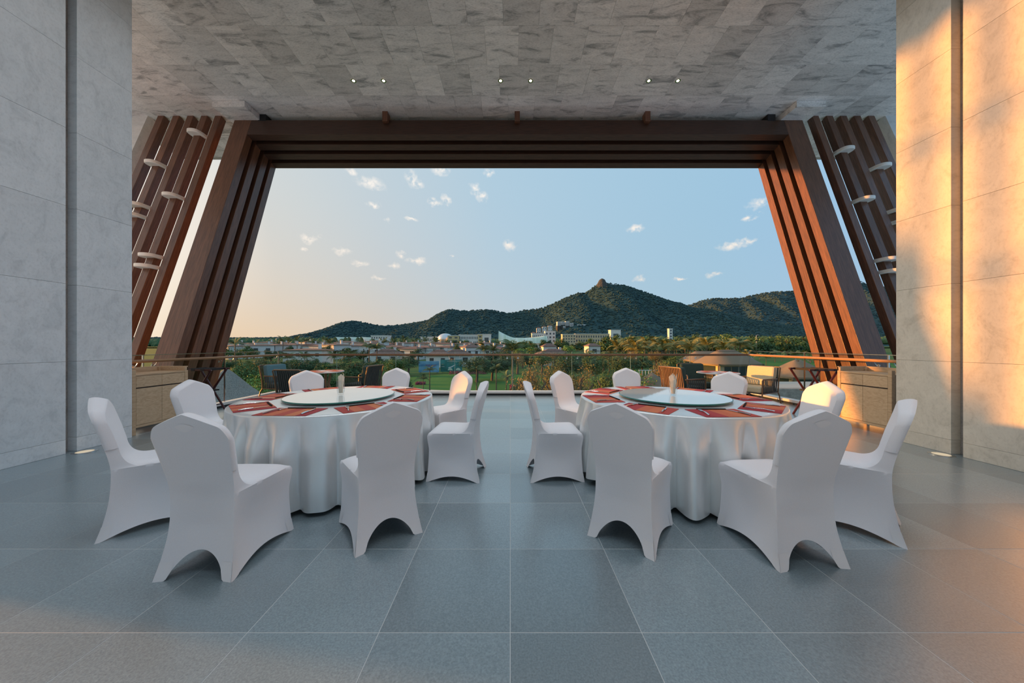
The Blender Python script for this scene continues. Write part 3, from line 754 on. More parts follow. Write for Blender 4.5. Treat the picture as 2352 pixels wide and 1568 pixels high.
for si, side in enumerate(('left', 'right')):
    tx, ty = TABLES[side]
    e = empty('round_table', (tx, ty, 0), 0, 'round banquet table hidden beneath the %s silver cloth' % side, 'table', 'round banquet tables')
    MB().lathe([(.0, .728), (.885, .728), (.893, .735), (.893, .752), (.0, .756)], 64, cap=False).build('tabletop', 'oak', e, 40)
    for k in range(4):
        a = R(45 + 90 * k); MB().tube([(.55 * math.cos(a), .55 * math.sin(a), 0), (.5 * math.cos(a), .5 * math.sin(a), .728)], .02, 8).build('leg', 'steeldark', e)
    cl = obj('tablecloth', tablecloth(3 + si * 5), None, loc=(tx, ty, 0)); tag(cl, 'silver satin cloth draped to the floor over the %s round table' % side, 'tablecloth', 'silver tablecloths')
    e = empty('lazy_susan', (tx, ty, TZ), 0, 'round white glass turntable in the middle of the %s table' % side, 'lazy susan', 'glass turntables')
    MB().lathe([(.10, .0005), (.12, .012), (.12, .016), (.02, .016)], 32).build('bearing', 'steel', e)
    MB().lathe([(.0, .0165), (.512, .0165), (.513, .0285), (.0, .0285)], 96, cap=False).build('glass_disc', 'susan', e, 30)
    MB().lathe([(.513, .0165), (.520, .018), (.5205, .026), (.514, .0284)], 96, cap=False).build('rim', 'susanrim', e, 40)
    # tumbler with paper napkins
    vx = tx - .012 if side == 'left' else tx + .01
    zt = TZ + .0288
    v = empty('napkin_tumbler', (vx, ty, zt), 0, 'clear glass tumbler on the %s turntable' % side, 'glass', 'napkin tumblers')
    MB().lathe([(.0, .001), (.026, .001), (.036, .03), (.039, .09), (.036, .145), (.034, .145), (.0365, .09), (.033, .034), (.024, .012), (.0, .010)], 28, cap=False).build('tumbler', 'vase', v, 50)
    nb = MB(); rn = random.Random(4 + si)
    for k in range(9):
        a = rn.uniform(0, 6.28); r0 = .012; r1 = rn.uniform(.014, .040); h = rn.uniform(.155, .205)
        b = Vector((r0 * math.cos(a), r0 * math.sin(a), .016)); t = Vector((r1 * math.cos(a), r1 * math.sin(a), h))
        w = Vector((-math.sin(a), math.cos(a), 0)) * rn.uniform(.012, .02); o_ = Vector((math.cos(a), math.sin(a), 0)) * .004
        nb.add([b - w * .6, b + w * .6, t + w, t + Vector((0, 0, .02)), t - w, b - w * .6 + o_, b + w * .6 + o_, t + w + o_, t + o_ + Vector((0, 0, .015)), t - w + o_],
               [(0, 1, 2, 3, 4), (9, 8, 7, 6, 5), (0, 5, 6, 1), (1, 6, 7, 2), (2, 7, 8, 3), (3, 8, 9, 4), (4, 9, 5, 0)])
    o = nb.build('paper_napkins', 'napkin', loc=(vx, ty, zt)); tag(o, 'folded cream paper napkins standing in the glass on the %s table' % side, 'napkins', 'napkins in tumblers')
    for i, (ang, r, nm, _) in enumerate(SEATS[side]):
        a = R({'left': [225, 268, 312, 356, 40, 88, 132, 178], 'right': [184, 140, 96, 48, 2, 316, 272, 228]}[side][i])
        Mx = Matrix.Translation((tx, ty, TZ)) @ Matrix.Rotation(a + R(90), 4, 'Z')     # local +y towards the centre, origin at the centre
        def put(name, me, x, y, z, rz, label, cat, group):
            o = obj(name, me); o.matrix_world = Mx @ Matrix.Translation((x, y, z)) @ Matrix.Rotation(rz, 4, 'Z'); tag(o, label, cat, group)
        rr = random.Random(i * 7 + si)
        put('placemat', MATS[si], 0, -.735, .0008, 0, 'striped red and orange placemat on the %s table, %s' % (side, nm), 'placemat', 'placemats')
        put('fork', FORK, -.165, -.835, .0040, R(-8 + rr.uniform(-6, 6)), 'steel fork on the %s table, %s' % (side, nm), 'fork', 'forks')
        put('knife', KNIFE, .155, -.845, .0040, R(10 + rr.uniform(-5, 5)), 'steel knife on the %s table, %s' % (side, nm), 'knife', 'knives')
        put('chopsticks', CHOP, .0, -.612, .0040, R(90 + rr.uniform(-4, 4)), 'pair of black chopsticks on the %s table, %s' % (side, nm), 'chopsticks', 'chopstick pairs')

# ------------------------------------------------------------------ outdoor armchairs and small tables by the balustrade
def armchair(loc, rz, label, cushion, lit=False):
    e = empty('outdoor_armchair', loc, rz, label, 'armchair', 'outdoor armchairs')
    fm = 'bronze'
    w, dB, dF = .30, -.30, .30
    for s in (-1, 1):
        x = s * w
        MB().tube([(x, dF + .02, 0), (x, dF, .30), (x, dF, .55), (x, dF - .03, .575), (x, dB + .06, .575)], .013, 8).build('front_leg', fm, e, 50)
        MB().tube([(x, dB - .10, 0), (x, dB - .03, .22), (x, dB + .02, .28), (x, dB - .0, .5), (x, dB - .07, .80)], .013, 8).build('rear_leg', fm, e, 50)
        for k in range(10):
            y = dB + .09 + k * (dF - dB - .13) / 9
            MB().box(x - .004, x + .004, y - .0125, y + .0125, .28, .57).build('side_strap', 'slatgrey', e)
        MB().tube([(x, dB + .03, .28), (x, dF, .28)], .011, 6).build('side_rail', fm, e)
    MB().tube([(-w, dB - .07, .80), (-w + .03, dB - .075, .82), (w - .03, dB - .075, .82), (w, dB - .07, .80)], .013, 8).build('top_rail', fm, e, 50)
    MB().tube([(-w, dB + .01, .30), (w, dB + .01, .30)], .011, 6).build('back_rail', fm, e)
    for k in range(13):
        x = -w + .04 + k * (2 * w - .08) / 12
        MB().add([(x - .011, dB + .012, .30), (x + .011, dB + .012, .30), (x + .011, dB - .070, .815), (x - .011, dB - .070, .815),
                  (x - .011, dB + .020, .30), (x + .011, dB + .020, .30), (x + .011, dB - .062, .815), (x - .011, dB - .062, .815)],
                 [(0, 1, 2, 3), (7, 6, 5, 4), (0, 4, 5, 1), (1, 5, 6, 2), (2, 6, 7, 3), (3, 7, 4, 0)]).build('back_strap', 'bronze' if lit else 'slatgrey', e)  # lit straps go bronze: the low sun is put into their colour
    MB().box(-w + .02, w - .02, dB + .06, dF - .01, .27, .29).build('seat_deck', 'slatgrey', e)
    MB().box(-w + .025, w - .025, dB + .10, dF, .29, .41).build('seat_cushion', cushion, e, bevel=.03)
    b = MB().box(-w + .03, w - .03, -.06, .06, 0, .42).build('back_cushion', cushion, e, bevel=.035); b.location = (0, dB + .10, .41); b.rotation_euler = (R(9), 0, 0)
    return e
armchair((-5.42, 7.72, 0), R(-100), 'teal cushioned outdoor armchair in the left corner of the glass balustrade', 'teal')
armchair((-4.22, 6.52, 0), R(-8), 'outdoor armchair with its dark slatted back to the left dining table', 'green')
armchair((-3.48, 7.55, 0), R(78), 'outdoor armchair right of the left balcony table, facing it sideways', 'green')
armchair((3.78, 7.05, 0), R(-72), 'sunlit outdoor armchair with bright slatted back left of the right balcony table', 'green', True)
armchair((4.52, 7.85, 0), R(172), 'outdoor armchair with dark green back cushion behind the right balcony table', 'green')
armchair((5.35, 7.05, 0), R(115), 'outdoor armchair with beige back cushion at the right end of the balcony', 'beige')
for side, x, y in (('left', -4.22, 7.32), ('right', 4.52, 7.02)):
    e = empty('balcony_table', (x, y, 0), 0, 'small round balcony table with red placemats by the %s armchairs' % side, 'table', 'round balcony tables')
    MB().lathe([(.0, .675), (.40, .68), (.405, .69), (.40, .702), (.0, .703)], 40, cap=False).build('table_top', 'white', e, 30)
    for k in range(3):
        a = R(90 + 120 * k + (20 if side == 'left' else 0))
        MB().tube([(.34 * math.cos(a), .34 * math.sin(a), 0), (.10 * math.cos(a), .10 * math.sin(a), .40), (.16 * math.cos(a), .16 * math.sin(a), .676)], [.018, .03, .022], 8).build('leg', 'woodtop', e, 50)
    for k, nm in enumerate(('nearest the dining table', 'at the right', 'nearest the glass', 'at the left')):
        a = R(-90 + 90 * k)
        o = MB().box(-.15, .15, -.11, .11, 0, .003).build('placemat', 'mat', loc=(x + .26 * math.cos(a), y + .26 * math.sin(a), .7035), rz=a + R(90))
        tag(o, 'red placemat on the %s balcony table, %s' % (side, nm), 'placemat', 'balcony placemats')

# ------------------------------------------------------------------ LANDSCAPE
GZ = -6.0
tag(MB().grid(lambda a, b: Vector((-1400 + 2800 * a, 12 + 1400 * b, GZ)), 4, 4).build('ground', 'grass'), 'green garden ground below the terrace', kind='structure')
lawnp = [(-24, 50), (-10, 47), (4, 48), (14, 52), (16, 62), (8, 74), (-4, 80), (-16, 78), (-26, 66)]
tag(MB().prism(lawnp, GZ + .01, GZ + .06).build('lawn', 'lawn'), 'smooth bright green lawn below the terrace', kind='structure')
tag(MB().prism([(52, 60), (110, 70), (150, 130), (90, 140), (60, 100)], GZ + .01, GZ + .05).build('lawn', 'lawn'), 'bright lawn beyond the thatched pavilions', kind='structure')
tag(MB().prism([(-62, 42), (-34, 40), (-30, 60), (-40, 75), (-80, 80)], GZ + .01, GZ + .05).build('lawn', 'lawn'), 'bright lawn left of the villas', kind='structure')
pm = MB(); pts = [(-30, 58), (-20, 52.5), (-10, 49.5), (0, 49), (10, 50), (20, 54)]
for a, b in zip(pts, pts[1:]): pm.add([(a[0], a[1] - .9, GZ + .08), (b[0], b[1] - .9, GZ + .08), (b[0], b[1] + .9, GZ + .08), (a[0], a[1] + .9, GZ + .08)], [(0, 1, 2, 3)])
tag(pm.build('path', 'path'), 'pale path curving along the near edge of the lawn', kind='structure')

# hills
ICO = [(0, 0, 1)] + [(math.cos(a) * .85, math.sin(a) * .85, .5) for a in [k * 1.2566 for k in range(5)]] + [(math.cos(a), math.sin(a), -.35) for a in [k * 1.2566 + .63 for k in range(5)]]
ICF = [(0, 1 + k, 1 + (k + 1) % 5) for k in range(5)] + [(1 + k, 6 + k, 1 + (k + 1) % 5) for k in range(5)] + [(1 + (k + 1) % 5, 6 + k, 6 + (k + 1) % 5) for k in range(5)]
def hills(name, mat, ridge, Yr, Yn, Yf, label, seed, rough=1.0, nblob=28000):
    nx, ny = 260, 80
    xs = [p[0] for p in ridge]
    tab = [(p[0], (HY - p[1]) / F * Yr + EYE) for p in ridge]
    def fn(a, b):
        px = xs[0] + (xs[-1] - xs[0]) * a
        Y = Yn + (Yf - Yn) * b
        Xr = (px - CX) / F * Yr
        X = Xr * (1 + .0 * b)
        t = (Y - Yn) / (Yr - Yn) if Y < Yr else 1 - (Y - Yr) / (Yf - Yr)
        t = max(0, min(1, t)); prof = t ** 1.45 * (1.6 - .6 * t)
        H = interp(tab, px, 1) - 8 * Yr / 1500
        spur = mnoise.noise(Vector((X / 170.0, Y / 420.0, seed))) * .22 + mnoise.noise(Vector((X / 70.0, Y / 160.0, seed + 5))) * .09
        fine = mnoise.noise(Vector((X / 14.0, Y / 14.0, seed))) * 4.0 * rough + mnoise.noise(Vector((X / 6.0, Y / 6.0, seed))) * 2.2 * rough
        k = 4 * t * (1 - t)
        z = (GZ - 2) + (H - GZ) * prof * (1 + spur * k * 1.2) + fine * min(1, t * 4) * .8
        return Vector((X, Y, z))
    o = tag(MB().grid(fn, nx, ny).build(name, mat, smooth=179), label, kind='structure')
    rn = random.Random(int(seed)); mb = MB(); bmax = (Yr - Yn) / (Yf - Yn)
    for k in range(nblob):
        a = rn.random(); b = bmax * (.12 + .90 * rn.random() ** .75)
        p = fn(a, b); r = rn.uniform(2.2, 5.2) * (Yr / 1500) ; q = rn.uniform(0, 6.28); c_, s_ = math.cos(q), math.sin(q)
        mb.add([(p.x + r * (x * c_ - y * s_) * rn.uniform(.7, 1.3), p.y + r * (x * s_ + y * c_), p.z + r * .2 + r * z * rn.uniform(.45, .95)) for x, y, z in ICO], ICF)
    tag(mb.build('hill_forest', mat), 'tree canopy covering the %s' % ('rocky-peaked mountain' if seed < 5 else 'paler ridge on the right'), 'forest', kind='stuff')
    return o
RA = [(300, 771), (420, 770), (520, 771), (640, 771), (700, 768), (730, 757), (762, 745), (800, 736), (815, 733), (840, 737), (862, 742), (900, 743), (945, 738), (985, 730), (1008, 716), (1035, 706), (1060, 709), (1100, 707), (1120, 706), (1145, 710),
      (1170, 714), (1200, 708), (1245, 702), (1270, 692), (1310, 674), (1330, 668), (1345, 667), (1362, 655), (1376, 646), (1392, 645), (1410, 647), (1440, 652), (1470, 662), (1500, 673), (1530, 685), (1560, 691), (1580, 699), (1610, 705), (1660, 716), (1720, 728), (1800, 742), (1900, 755), (2100, 765)]
RB = [(1380, 740), (1480, 722), (1540, 706), (1580, 697), (1600, 690), (1635, 680), (1660, 681), (1690, 680), (1740, 671), (1780, 665), (1820, 664), (1870, 656), (1930, 645), (1970, 641), (2000, 648), (2100, 668), (2300, 700), (2500, 740)]
hills('hill', 'hill', RA, 1500, 1040, 2100, 'dark forested mountain with a rocky peak behind the town', 3.0)
hills('hill', 'hill2', RB, 2300, 1650, 3000, 'paler forested ridge behind the mountain on the right', 11.0, nblob=13000)
pk = at(1383, 648, 1492)
rk = MB()
rings = []
for z, r in ((-26, 30), (-8, 22), (2, 17), (9, 14), (14, 9), (17, 3)):
    rings.append([(pk.x + r * (1 + .25 * mnoise.noise(Vector((math.cos(a) * 2, math.sin(a) * 2, z * .1)))) * math.cos(a), pk.y + r * math.sin(a), pk.z + z + 2 * mnoise.noise(Vector((a, z, 1)))) for a in [2 * math.pi * k / 14 for k in range(14)]])
tag(rk.loft(rings).build('rock_outcrop', 'rock'), 'bare rock knob on the summit of the mountain', 'rock')

# ------------------------------------------------------------------ trees
def leaf_crown(seed, n, clumps, size, rx=1.0, rz=1.0, shell=.55):
    """crown of leaf cards gathered in clumps; unit radius, centre at 0"""
    rnd = random.Random(seed); mb = MB()
    cl = []
    for _ in range(clumps):
        d = Vector((rnd.gauss(0, 1), rnd.gauss(0, 1), rnd.gauss(0, .9))).normalized(); cl.append((d * rnd.uniform(.25, .72), rnd.uniform(.28, .46)))
    vv, ff = [], []
    for i in range(n):
        c, r = rnd.choice(cl)
        d = Vector((rnd.gauss(0, 1), rnd.gauss(0, 1), rnd.gauss(0, 1))).normalized()
        p = c + d * r * (shell + (1 - shell) * rnd.random()); p.x *= rx; p.y *= rx; p.z *= rz
        nrm = (d + Vector((rnd.uniform(-.6, .6), rnd.uniform(-.6, .6), rnd.uniform(-.3, .8)))).normalized()
        a = nrm.orthogonal().normalized(); a.rotate(Matrix.Rotation(rnd.uniform(0, 6.28), 3, nrm)); b = nrm.cross(a)
        s = size * rnd.uniform(.6, 1.3); k = len(vv)
        vv += [p - a * s, p - b * s * .5, p + a * s, p + b * s * .5]; ff.append((k, k + 1, k + 2, k + 3))
    return mb.add(vv, ff)
def crown_mesh(name, mat, *a, **k): return leaf_crown(*a, **k).mesh(name, mat)
CR = {
    'far': [crown_mesh('crown', 'leaf', s, 1500, 16, .085) for s in (1, 2)], 'fardark': [crown_mesh('crown', 'leafdark', s, 1700, 16, .085) for s in (3, 4)],
    'light': [crown_mesh('crown', 'leaflight', s, 1500, 14, .08) for s in (5, 6)],
    'near': [crown_mesh('crown', 'leaf', s, 5200, 30, .042) for s in (7, 8)], 'neardark': [crown_mesh('crown', 'leafdark', s, 5200, 30, .042) for s in (9, 10)],
    'bronze': [crown_mesh('crown', 'leafbrown', s, 3600, 34, .034, 1.0, 1.1, .3) for s in (11, 12)], 'shrub': [crown_mesh('crown', 'leaflight', s, 2600, 22, .055) for s in (13, 14)]}
def trunk_mesh():
    mb = MB(); mb.tube([(0, 0, 0), (.02, 0, .35), (-.02, .02, .62), (.0, 0, .8)], [.055, .042, .034, .02], 7)
    mb.tube([(-.0, 0, .45), (.16, .05, .72)], [.025, .010], 5); mb.tube([(0, 0, .5), (-.15, -.04, .76)], [.024, .010], 5); return mb.mesh('trunk', 'bark', 60)
TRK = trunk_mesh()
tcount = 0
def tree(x, y, h, kind, label, group, rx=None, squash=1.0, name='tree', crown_h=None):
    global tcount; tcount += 1
    rnd = random.Random(tcount)
    e = empty(name, (x, y, GZ), 0, label, 'shrub' if name == 'shrub' else 'tree', group)
    rx = rx or h * .42
    ch = crown_h or h * .72
    c = obj('crown', CR[kind][tcount % 2], e, loc=(0, 0, h - ch / 2)); c.scale = (rx, rx, ch / 2 * 1.08 * squash); c.rotation_euler = (0, 0, rnd.uniform(0, 6.28))
    t = obj('trunk', TRK, e); t.scale = (h, h, h)
    return e
def frond_mesh(mat, n=11, L=1.0, droop=.62):
    mb = MB(); pts = []
    for k in range(n + 1):
        t = k / n; pts.append(Vector((L * t * (1 - .12 * t), 0, .36 * math.sin(t * 1.9) * L - droop * t * t * L * .72)))
    mb.tube(pts, [.018 * (1 - .8 * k / n) for k in range(n + 1)], 4)
    for k in range(2, n + 1):
        t = k / n; ln = .30 * math.sin(math.pi * min(1, t * .85 + .12)) + .05
        for s in (-1, 1):
            for q in (0, .5):
                p = pts[k - 1].lerp(pts[k], q); d = Vector((.45, s * 1.0, -.55)).normalized() * ln
                w = Vector((.022, 0, 0))
                mb.add([p - w, p + w, p + d], [(0, 1, 2)])
    return mb.mesh('frond', mat)
FR = {'frond': frond_mesh('frond'), 'gold': frond_mesh('frondgold'), 'stiff': frond_mesh('frond', droop=.30)}
def palm(x, y, h, kind, label, group, L=None, nf=13, lean=0):
    global tcount; tcount += 1
    rnd = random.Random(100 + tcount)
    e = empty('palm_tree', (x, y, GZ), 0, label, 'palm', group)
    L = L or h * .38
    top = Vector((lean * h, 0, h - L * .2))
    MB().tube([(0, 0, 0), (lean * h * .3, 0, h * .45), tuple(top)], [h * .028, h * .020, h * .015], 6).build('trunk', 'bark', e, 60)
    for k in range(nf):
        f = obj('frond', FR[kind], e, loc=top); s = L * rnd.uniform(.85, 1.15); f.scale = (s, s, s)
        f.rotation_euler = (rnd.uniform(-.15, .15), -rnd.choice((.75, .35, .1, -.2)) + rnd.uniform(-.15, .15), 2 * math.pi * k / nf * 1.0 + rnd.uniform(-.2, .2))
def htop(py, Y): return EYE - GZ - (py - HY) / F * Y          # height above ground of something whose top shows at py
def X(px, Y): return (px - CX) / F * Y

# near trees just below the terrace
for px, Y, py, kind, w, lab in [(1222, 23, 822, 'bronze', 1.7, 'sparse bronze-leaved tree rising behind the glass, left of the pair in the middle'), (1272, 25, 826, 'bronze', 1.5, 'sparse bronze-leaved tree rising behind the glass, right of the middle one'),
                                (1335, 24, 830, 'bronze', 1.6, 'bronze-leaved tree behind the chair at the back-left of the right table'), (1395, 27, 836, 'near', 1.6, 'green tree behind the chair directly behind the right table'),
                                (1462, 30, 838, 'shrub', 2.1, 'bright green bushy tree beside the thatched cone'), (1515, 38, 826, 'bronze', 2.2, 'bronze-tinged tree left of the large thatched pavilion')]:
    tree(X(px, Y), Y, htop(py, Y), kind, lab, None, rx=w, crown_h=4.6)
for px, Y, py, kind, w, lab in [(560, 34, 822, 'near', 2.2, 'leafy tree right of the pointed grey thatched roof'), (618, 38, 812, 'neardark', 2.6, 'dark leafy tree behind the teal armchair'), (600, 27, 850, 'shrub', 1.6, 'bright young shrub at the foot of the left glass corner'),
                                (690, 44, 815, 'neardark', 3.0, 'dark tree behind the left balcony table'), (740, 40, 836, 'near', 2.4, 'mid green tree right of the left balcony table'), (868, 26, 868, 'shrub', 1.5, 'light green bush behind the chair at the back of the left table'),
                                (818, 44, 815, 'neardark', 2.8, 'dark bushy tree behind the armchair right of the left balcony table'), (855, 30, 848, 'neardark', 1.8, 'dark shrub left of the lawn'),
                                (938, 74, 811, 'neardark', 3.4, 'dense dark bamboo-like clump left of the billboards'), (910, 64, 816, 'near', 3.6, 'green clump left of the dark bamboo'),
                                (1095, 62, 812, 'neardark', 4.2, 'dark round tree right of the billboards'), (1130, 64, 818, 'neardark', 4.4, 'dark dense tree beyond the lawn, left of the tall palm'), (1165, 66, 812, 'near', 3.8, 'green tree beyond the lawn behind the tall palm'),
                                (1300, 48, 806, 'neardark', 3.2, 'dark tree behind the bronze trees'), (1360, 52, 808, 'near', 3.4, 'green tree behind the bronze trees on the right'), (1430, 56, 806, 'neardark', 3.6, 'dark tree left of the large thatched pavilion'),
                                (1545, 58, 812, 'near', 3.2, 'green tree hard against the large thatched pavilion')]:
    tree(X(px, Y), Y, htop(py, Y), kind, lab, None, rx=w)
for px, Y, py, lab in [(972, 46, 866, 'small young palm at the left edge of the lawn'), (987, 47, 846, 'slender young palm left of the lawn before the billboards'), (1095, 45, 843, 'single slender palm standing in front of the lawn'),
                       (1140, 42, 842, 'bushy palm at the right of the lawn'), (1163, 39, 862, 'low palm at the right edge of the lawn')]:
    palm(X(px, Y), Y, htop(py, Y), 'frond', lab, None, L=1.25, nf=11)
palm(X(1177, 52), 52, htop(796, 52), 'frond', 'tall coconut palm near the middle of the view', None, L=2.6, nf=15)
for k, (px, Y, py) in enumerate([(1112, 92, 798), (1133, 96, 799), (540, 95, 785), (768, 88, 816), (806, 84, 815), (866, 92, 795), (848, 96, 793), (700, 110, 815), (660, 100, 818), (585, 70, 838), (1345, 90, 808), (1400, 84, 806)]):
    palm(X(px, Y), Y, htop(py, Y), 'frond', 'coconut palm among the white villas', 'palms among the villas', L=3.0, nf=13)
rnd = random.Random(21)
for k in range(26):
    px = 1420 + k * 11.5 + rnd.uniform(-5, 5); Y = rnd.uniform(105, 150)
    palm(X(px, Y), Y, htop(rnd.uniform(782, 795), Y), 'gold', 'golden-green palm in the palm grove behind the thatched pavilion', 'palm grove', L=rnd.uniform(4.2, 5.4), nf=12)
for k in range(12):
    px = 1700 + k * 20 + rnd.uniform(-6, 6); Y = rnd.uniform(95, 140)
    palm(X(px, Y), Y, htop(rnd.uniform(806, 818), Y), 'gold', 'short palm on the lawn beyond the right pavilion', 'lawn palms', L=2.6, nf=10)
for k in range(16):
    px = 640 + k * 13 + rnd.uniform(-4, 4) if k < 10 else 880 + (k - 10) * 24; Y = rnd.uniform(170, 230)
    palm(X(px, Y), Y, htop(rnd.uniform(778, 786), Y), 'stiff', 'dark palm standing between the villa roofs on the left', 'palms between villa roofs', L=4.0, nf=11)
for k in range(46):      # dark trees at the foot of the mountain, right
    px = 1385 + k * 13 + rnd.uniform(-8, 8); Y = rnd.uniform(210, 290)
    tree(X(px, Y), Y, htop(rnd.uniform(764, 778), Y), rnd.choice(('fardark', 'far')), 'round dark tree in the belt at the foot of the mountain', 'tree belt right', rx=rnd.uniform(8.0, 11.5), crown_h=15)
for k in range(44):
    px = 700 + k * 15.5 + rnd.uniform(-8, 8); Y = rnd.uniform(300, 380)
    tree(X(px, Y), Y, htop(rnd.uniform(777, 786), Y), rnd.choice(('fardark', 'far', 'far')), 'tree between the villas and the large white buildings', 'trees before the big buildings', rx=rnd.uniform(7, 10), crown_h=11)
for k in range(34):
    px = 520 + k * 24 + rnd.uniform(-10, 10); Y = rnd.uniform(105, 165)
    tree(X(px, Y), Y, htop(rnd.uniform(789, 806), Y), rnd.choice(('fardark', 'far', 'fardark', 'far', 'light')), 'garden tree among the white villas', 'garden trees among villas', rx=rnd.uniform(2.6, 4.2))
for k in range(26):
    px = 520 + k * 22 + rnd.uniform(-9, 9); Y = rnd.uniform(72, 98)
    if 935 < px < 1078: px -= 330
    tree(X(px, Y), Y, htop(rnd.uniform(818, 834), Y), rnd.choice(('neardark', 'near', 'far')), 'leafy garden tree in front of the villas', 'garden trees before villas', rx=rnd.uniform(2.4, 3.8))
for k in range(22):
    px = 1180 + k * 20 + rnd.uniform(-9, 9); Y = rnd.uniform(75, 110)
    tree(X(px, Y), Y, htop(rnd.uniform(803, 815), Y), rnd.choice(('fardark', 'near', 'bronze')), 'garden tree between the lawn and the palm grove', 'garden trees right of the lawn', rx=rnd.uniform(2.6, 4.4))
for k in range(30):
    px = 480 + k * 17 + rnd.uniform(-8, 8); Y = rnd.uniform(28, 60)
    if px > 930: px -= 500
    tree(X(px, Y), Y, htop(rnd.uniform(845, 872), Y), rnd.choice(('shrub', 'near', 'neardark', 'shrub')), 'garden shrub below the left part of the balustrade', 'garden shrubs left', rx=rnd.uniform(1.0, 1.9), name='shrub')
for k in range(20):
    px = 1185 + k * 15 + rnd.uniform(-8, 8); Y = rnd.uniform(30, 46)
    tree(X(px, Y), Y, htop(rnd.uniform(848, 872), Y), rnd.choice(('shrub', 'near', 'neardark')), 'garden shrub below the right part of the balustrade', 'garden shrubs right', rx=rnd.uniform(.9, 1.7), name='shrub')
# bougainvillea beds
def flowerbed(px, Y, w, d, h, label):
    rn = random.Random(int(px)); mb = MB(); vv = []; ff = []
    for i in range(900):
        p = Vector((rn.uniform(-w, w), rn.uniform(-d, d), rn.uniform(0, h))); a = Vector((rn.gauss(0, 1), rn.gauss(0, 1), rn.gauss(0, 1))).normalized(); b = a.orthogonal().normalized()
        s = .09; k = len(vv); vv += [p - a * s, p - b * s, p + a * s, p + b * s]; ff.append((k, k + 1, k + 2, k + 3))
    tag(mb.add(vv, ff).build('flower_bed', 'pink', loc=(X(px, Y), Y, GZ)), label, 'flowers', kind='stuff')
flowerbed(1190, 50, 1.3, .8, 1.0, 'magenta flower bed at the right end of the lawn'); flowerbed(1222, 49, 1.2, .8, .7, 'magenta flowers under the bronze tree')
flowerbed(1075, 78, 4.5, .8, .8, 'pink flower border at the far edge of the lawn'); flowerbed(966, 58, .8, .6, .5, 'pink flowers beside the billboard foot')
# far woodland, too many crowns to count
mb = MB(); rn = random.Random(5)
ico = [(0, 0, 1)] + [(math.cos(a) * .85, math.sin(a) * .85, .5) for a in [k * 1.2566 for k in range(5)]] + [(math.cos(a), math.sin(a), -.35) for a in [k * 1.2566 + .63 for k in range(5)]]
icf = [(0, 1 + k, 1 + (k + 1) % 5) for k in range(5)] + [(1 + k, 6 + k, 1 + (k + 1) % 5) for k in range(5)] + [(1 + (k + 1) % 5, 6 + k, 6 + (k + 1) % 5) for k in range(5)]
for k in range(3800):
    px = rn.uniform(260, 2200); Y = rn.uniform(565, 760); s = rn.uniform(5.5, 9.5)
    hh = rn.uniform(4, 9) + (Y - 565) * .03 + (4 if px > 1450 else 0)
    c = Vector((X(px, Y), Y, GZ + hh)); q = rn.uniform(0, 6)
    mb.add([(c.x + s * (x * math.cos(q) - y * math.sin(q)) * rn.uniform(.8, 1.2), c.y + s * (x * math.sin(q) + y * math.cos(q)), c.z + s * z * rn.uniform(.7, 1.1)) for x, y, z in ico], icf)
tag(mb.build('woodland', 'leafdark'), 'dense dark woodland along the foot of the hills', 'woodland', kind='stuff')

# ------------------------------------------------------------------ town
def hip_roof_mesh(ov=.07):
    a = .5 + ov
    return MB().add([(-a, -a, 0), (a, -a, 0), (a, a, 0), (-a, a, 0), (-a, -a, -.05), (a, -a, -.05), (a, a, -.05), (-a, a, -.05), (-.16, 0, .42), (.16, 0, .42)],
                    [(0, 1, 9, 8), (1, 2, 9), (2, 3, 8, 9), (3, 0, 8), (4, 5, 1, 0), (5, 6, 2, 1), (6, 7, 3, 2), (7, 4, 0, 3), (7, 6, 5, 4)]).mesh('roof', 'roof')
HIP = hip_roof_mesh()
BODY = MB().box(-.5, .5, -.5, .5, 0, 1).mesh('walls', 'plaster')
WIN = MB().box(-.5, .5, -.06, .02, 0, 1).mesh('window', 'pane')
CHIM = MB().box(-.5, .5, -.5, .5, 0, 1).box(-.62, .62, -.62, .62, 1, 1.12).mesh('chimney', 'plaster')
def villa(x, y, w, d, h, label=None, group='white villas', rz=0.0, z=GZ, wins=3, chim=True, rh=2.2):
    e = empty('villa', (x, y, z), rz, label or 'white plastered villa with a red-brown hip roof in the settlement', 'house', group)
    b = obj('walls', BODY, e); b.scale = (w, d, h)
    r = obj('roof', HIP, e, loc=(0, 0, h)); r.scale = (w, d, rh / .42 * .8)
    for k in range(wins):
        xx = (-.5 + (k + .5) / wins) * w
        for zz in ((.56, .10) if h > 5 else (.38,)):
            q = obj('window', WIN, e, loc=(xx, -d / 2, h * zz)); q.scale = (w / wins * .36, 1, h * .22 if h > 5 else h * .4)
    q = obj('window', WIN, e, loc=(-w / 2, 0, h * .5), rz=R(-90)); q.scale = (d * .2, 1, h * .22)
    if chim:
        c = obj('chimney', CHIM, e, loc=(w * .26, d * .1, h + .3)); c.scale = (.8, .8, 1.7)
    return e
rn = random.Random(31)
for k in range(24):            # long left rows
    px = 545 + (k % 12) * 32 + rn.uniform(-8, 8); Y = 172 + (k // 12) * 46 + rn.uniform(-16, 16)
    villa(X(px, Y), Y, rn.uniform(9, 12), 9, htop((793 if k < 12 else 786) + rn.uniform(-2.5, 3.5), Y), rz=rn.uniform(-.6, .6), wins=rn.choice((2, 3)), rh=.85, label='white villa in the long rows of red-roofed houses on the left', group='villas in the left rows')
for k in range(22):
    px = 905 + (k % 11) * 24 + rn.uniform(-6, 6); Y = (165, 230)[k // 11] + rn.uniform(-12, 12)
    villa(X(px, Y), Y, rn.uniform(9, 12), 10, htop((799 if k < 11 else 789) + rn.uniform(-2, 3), Y), rz=rn.uniform(-.6, .6), wins=2, rh=1.2, label='white villa in the cluster of red roofs at the centre', group='villas in the central cluster')
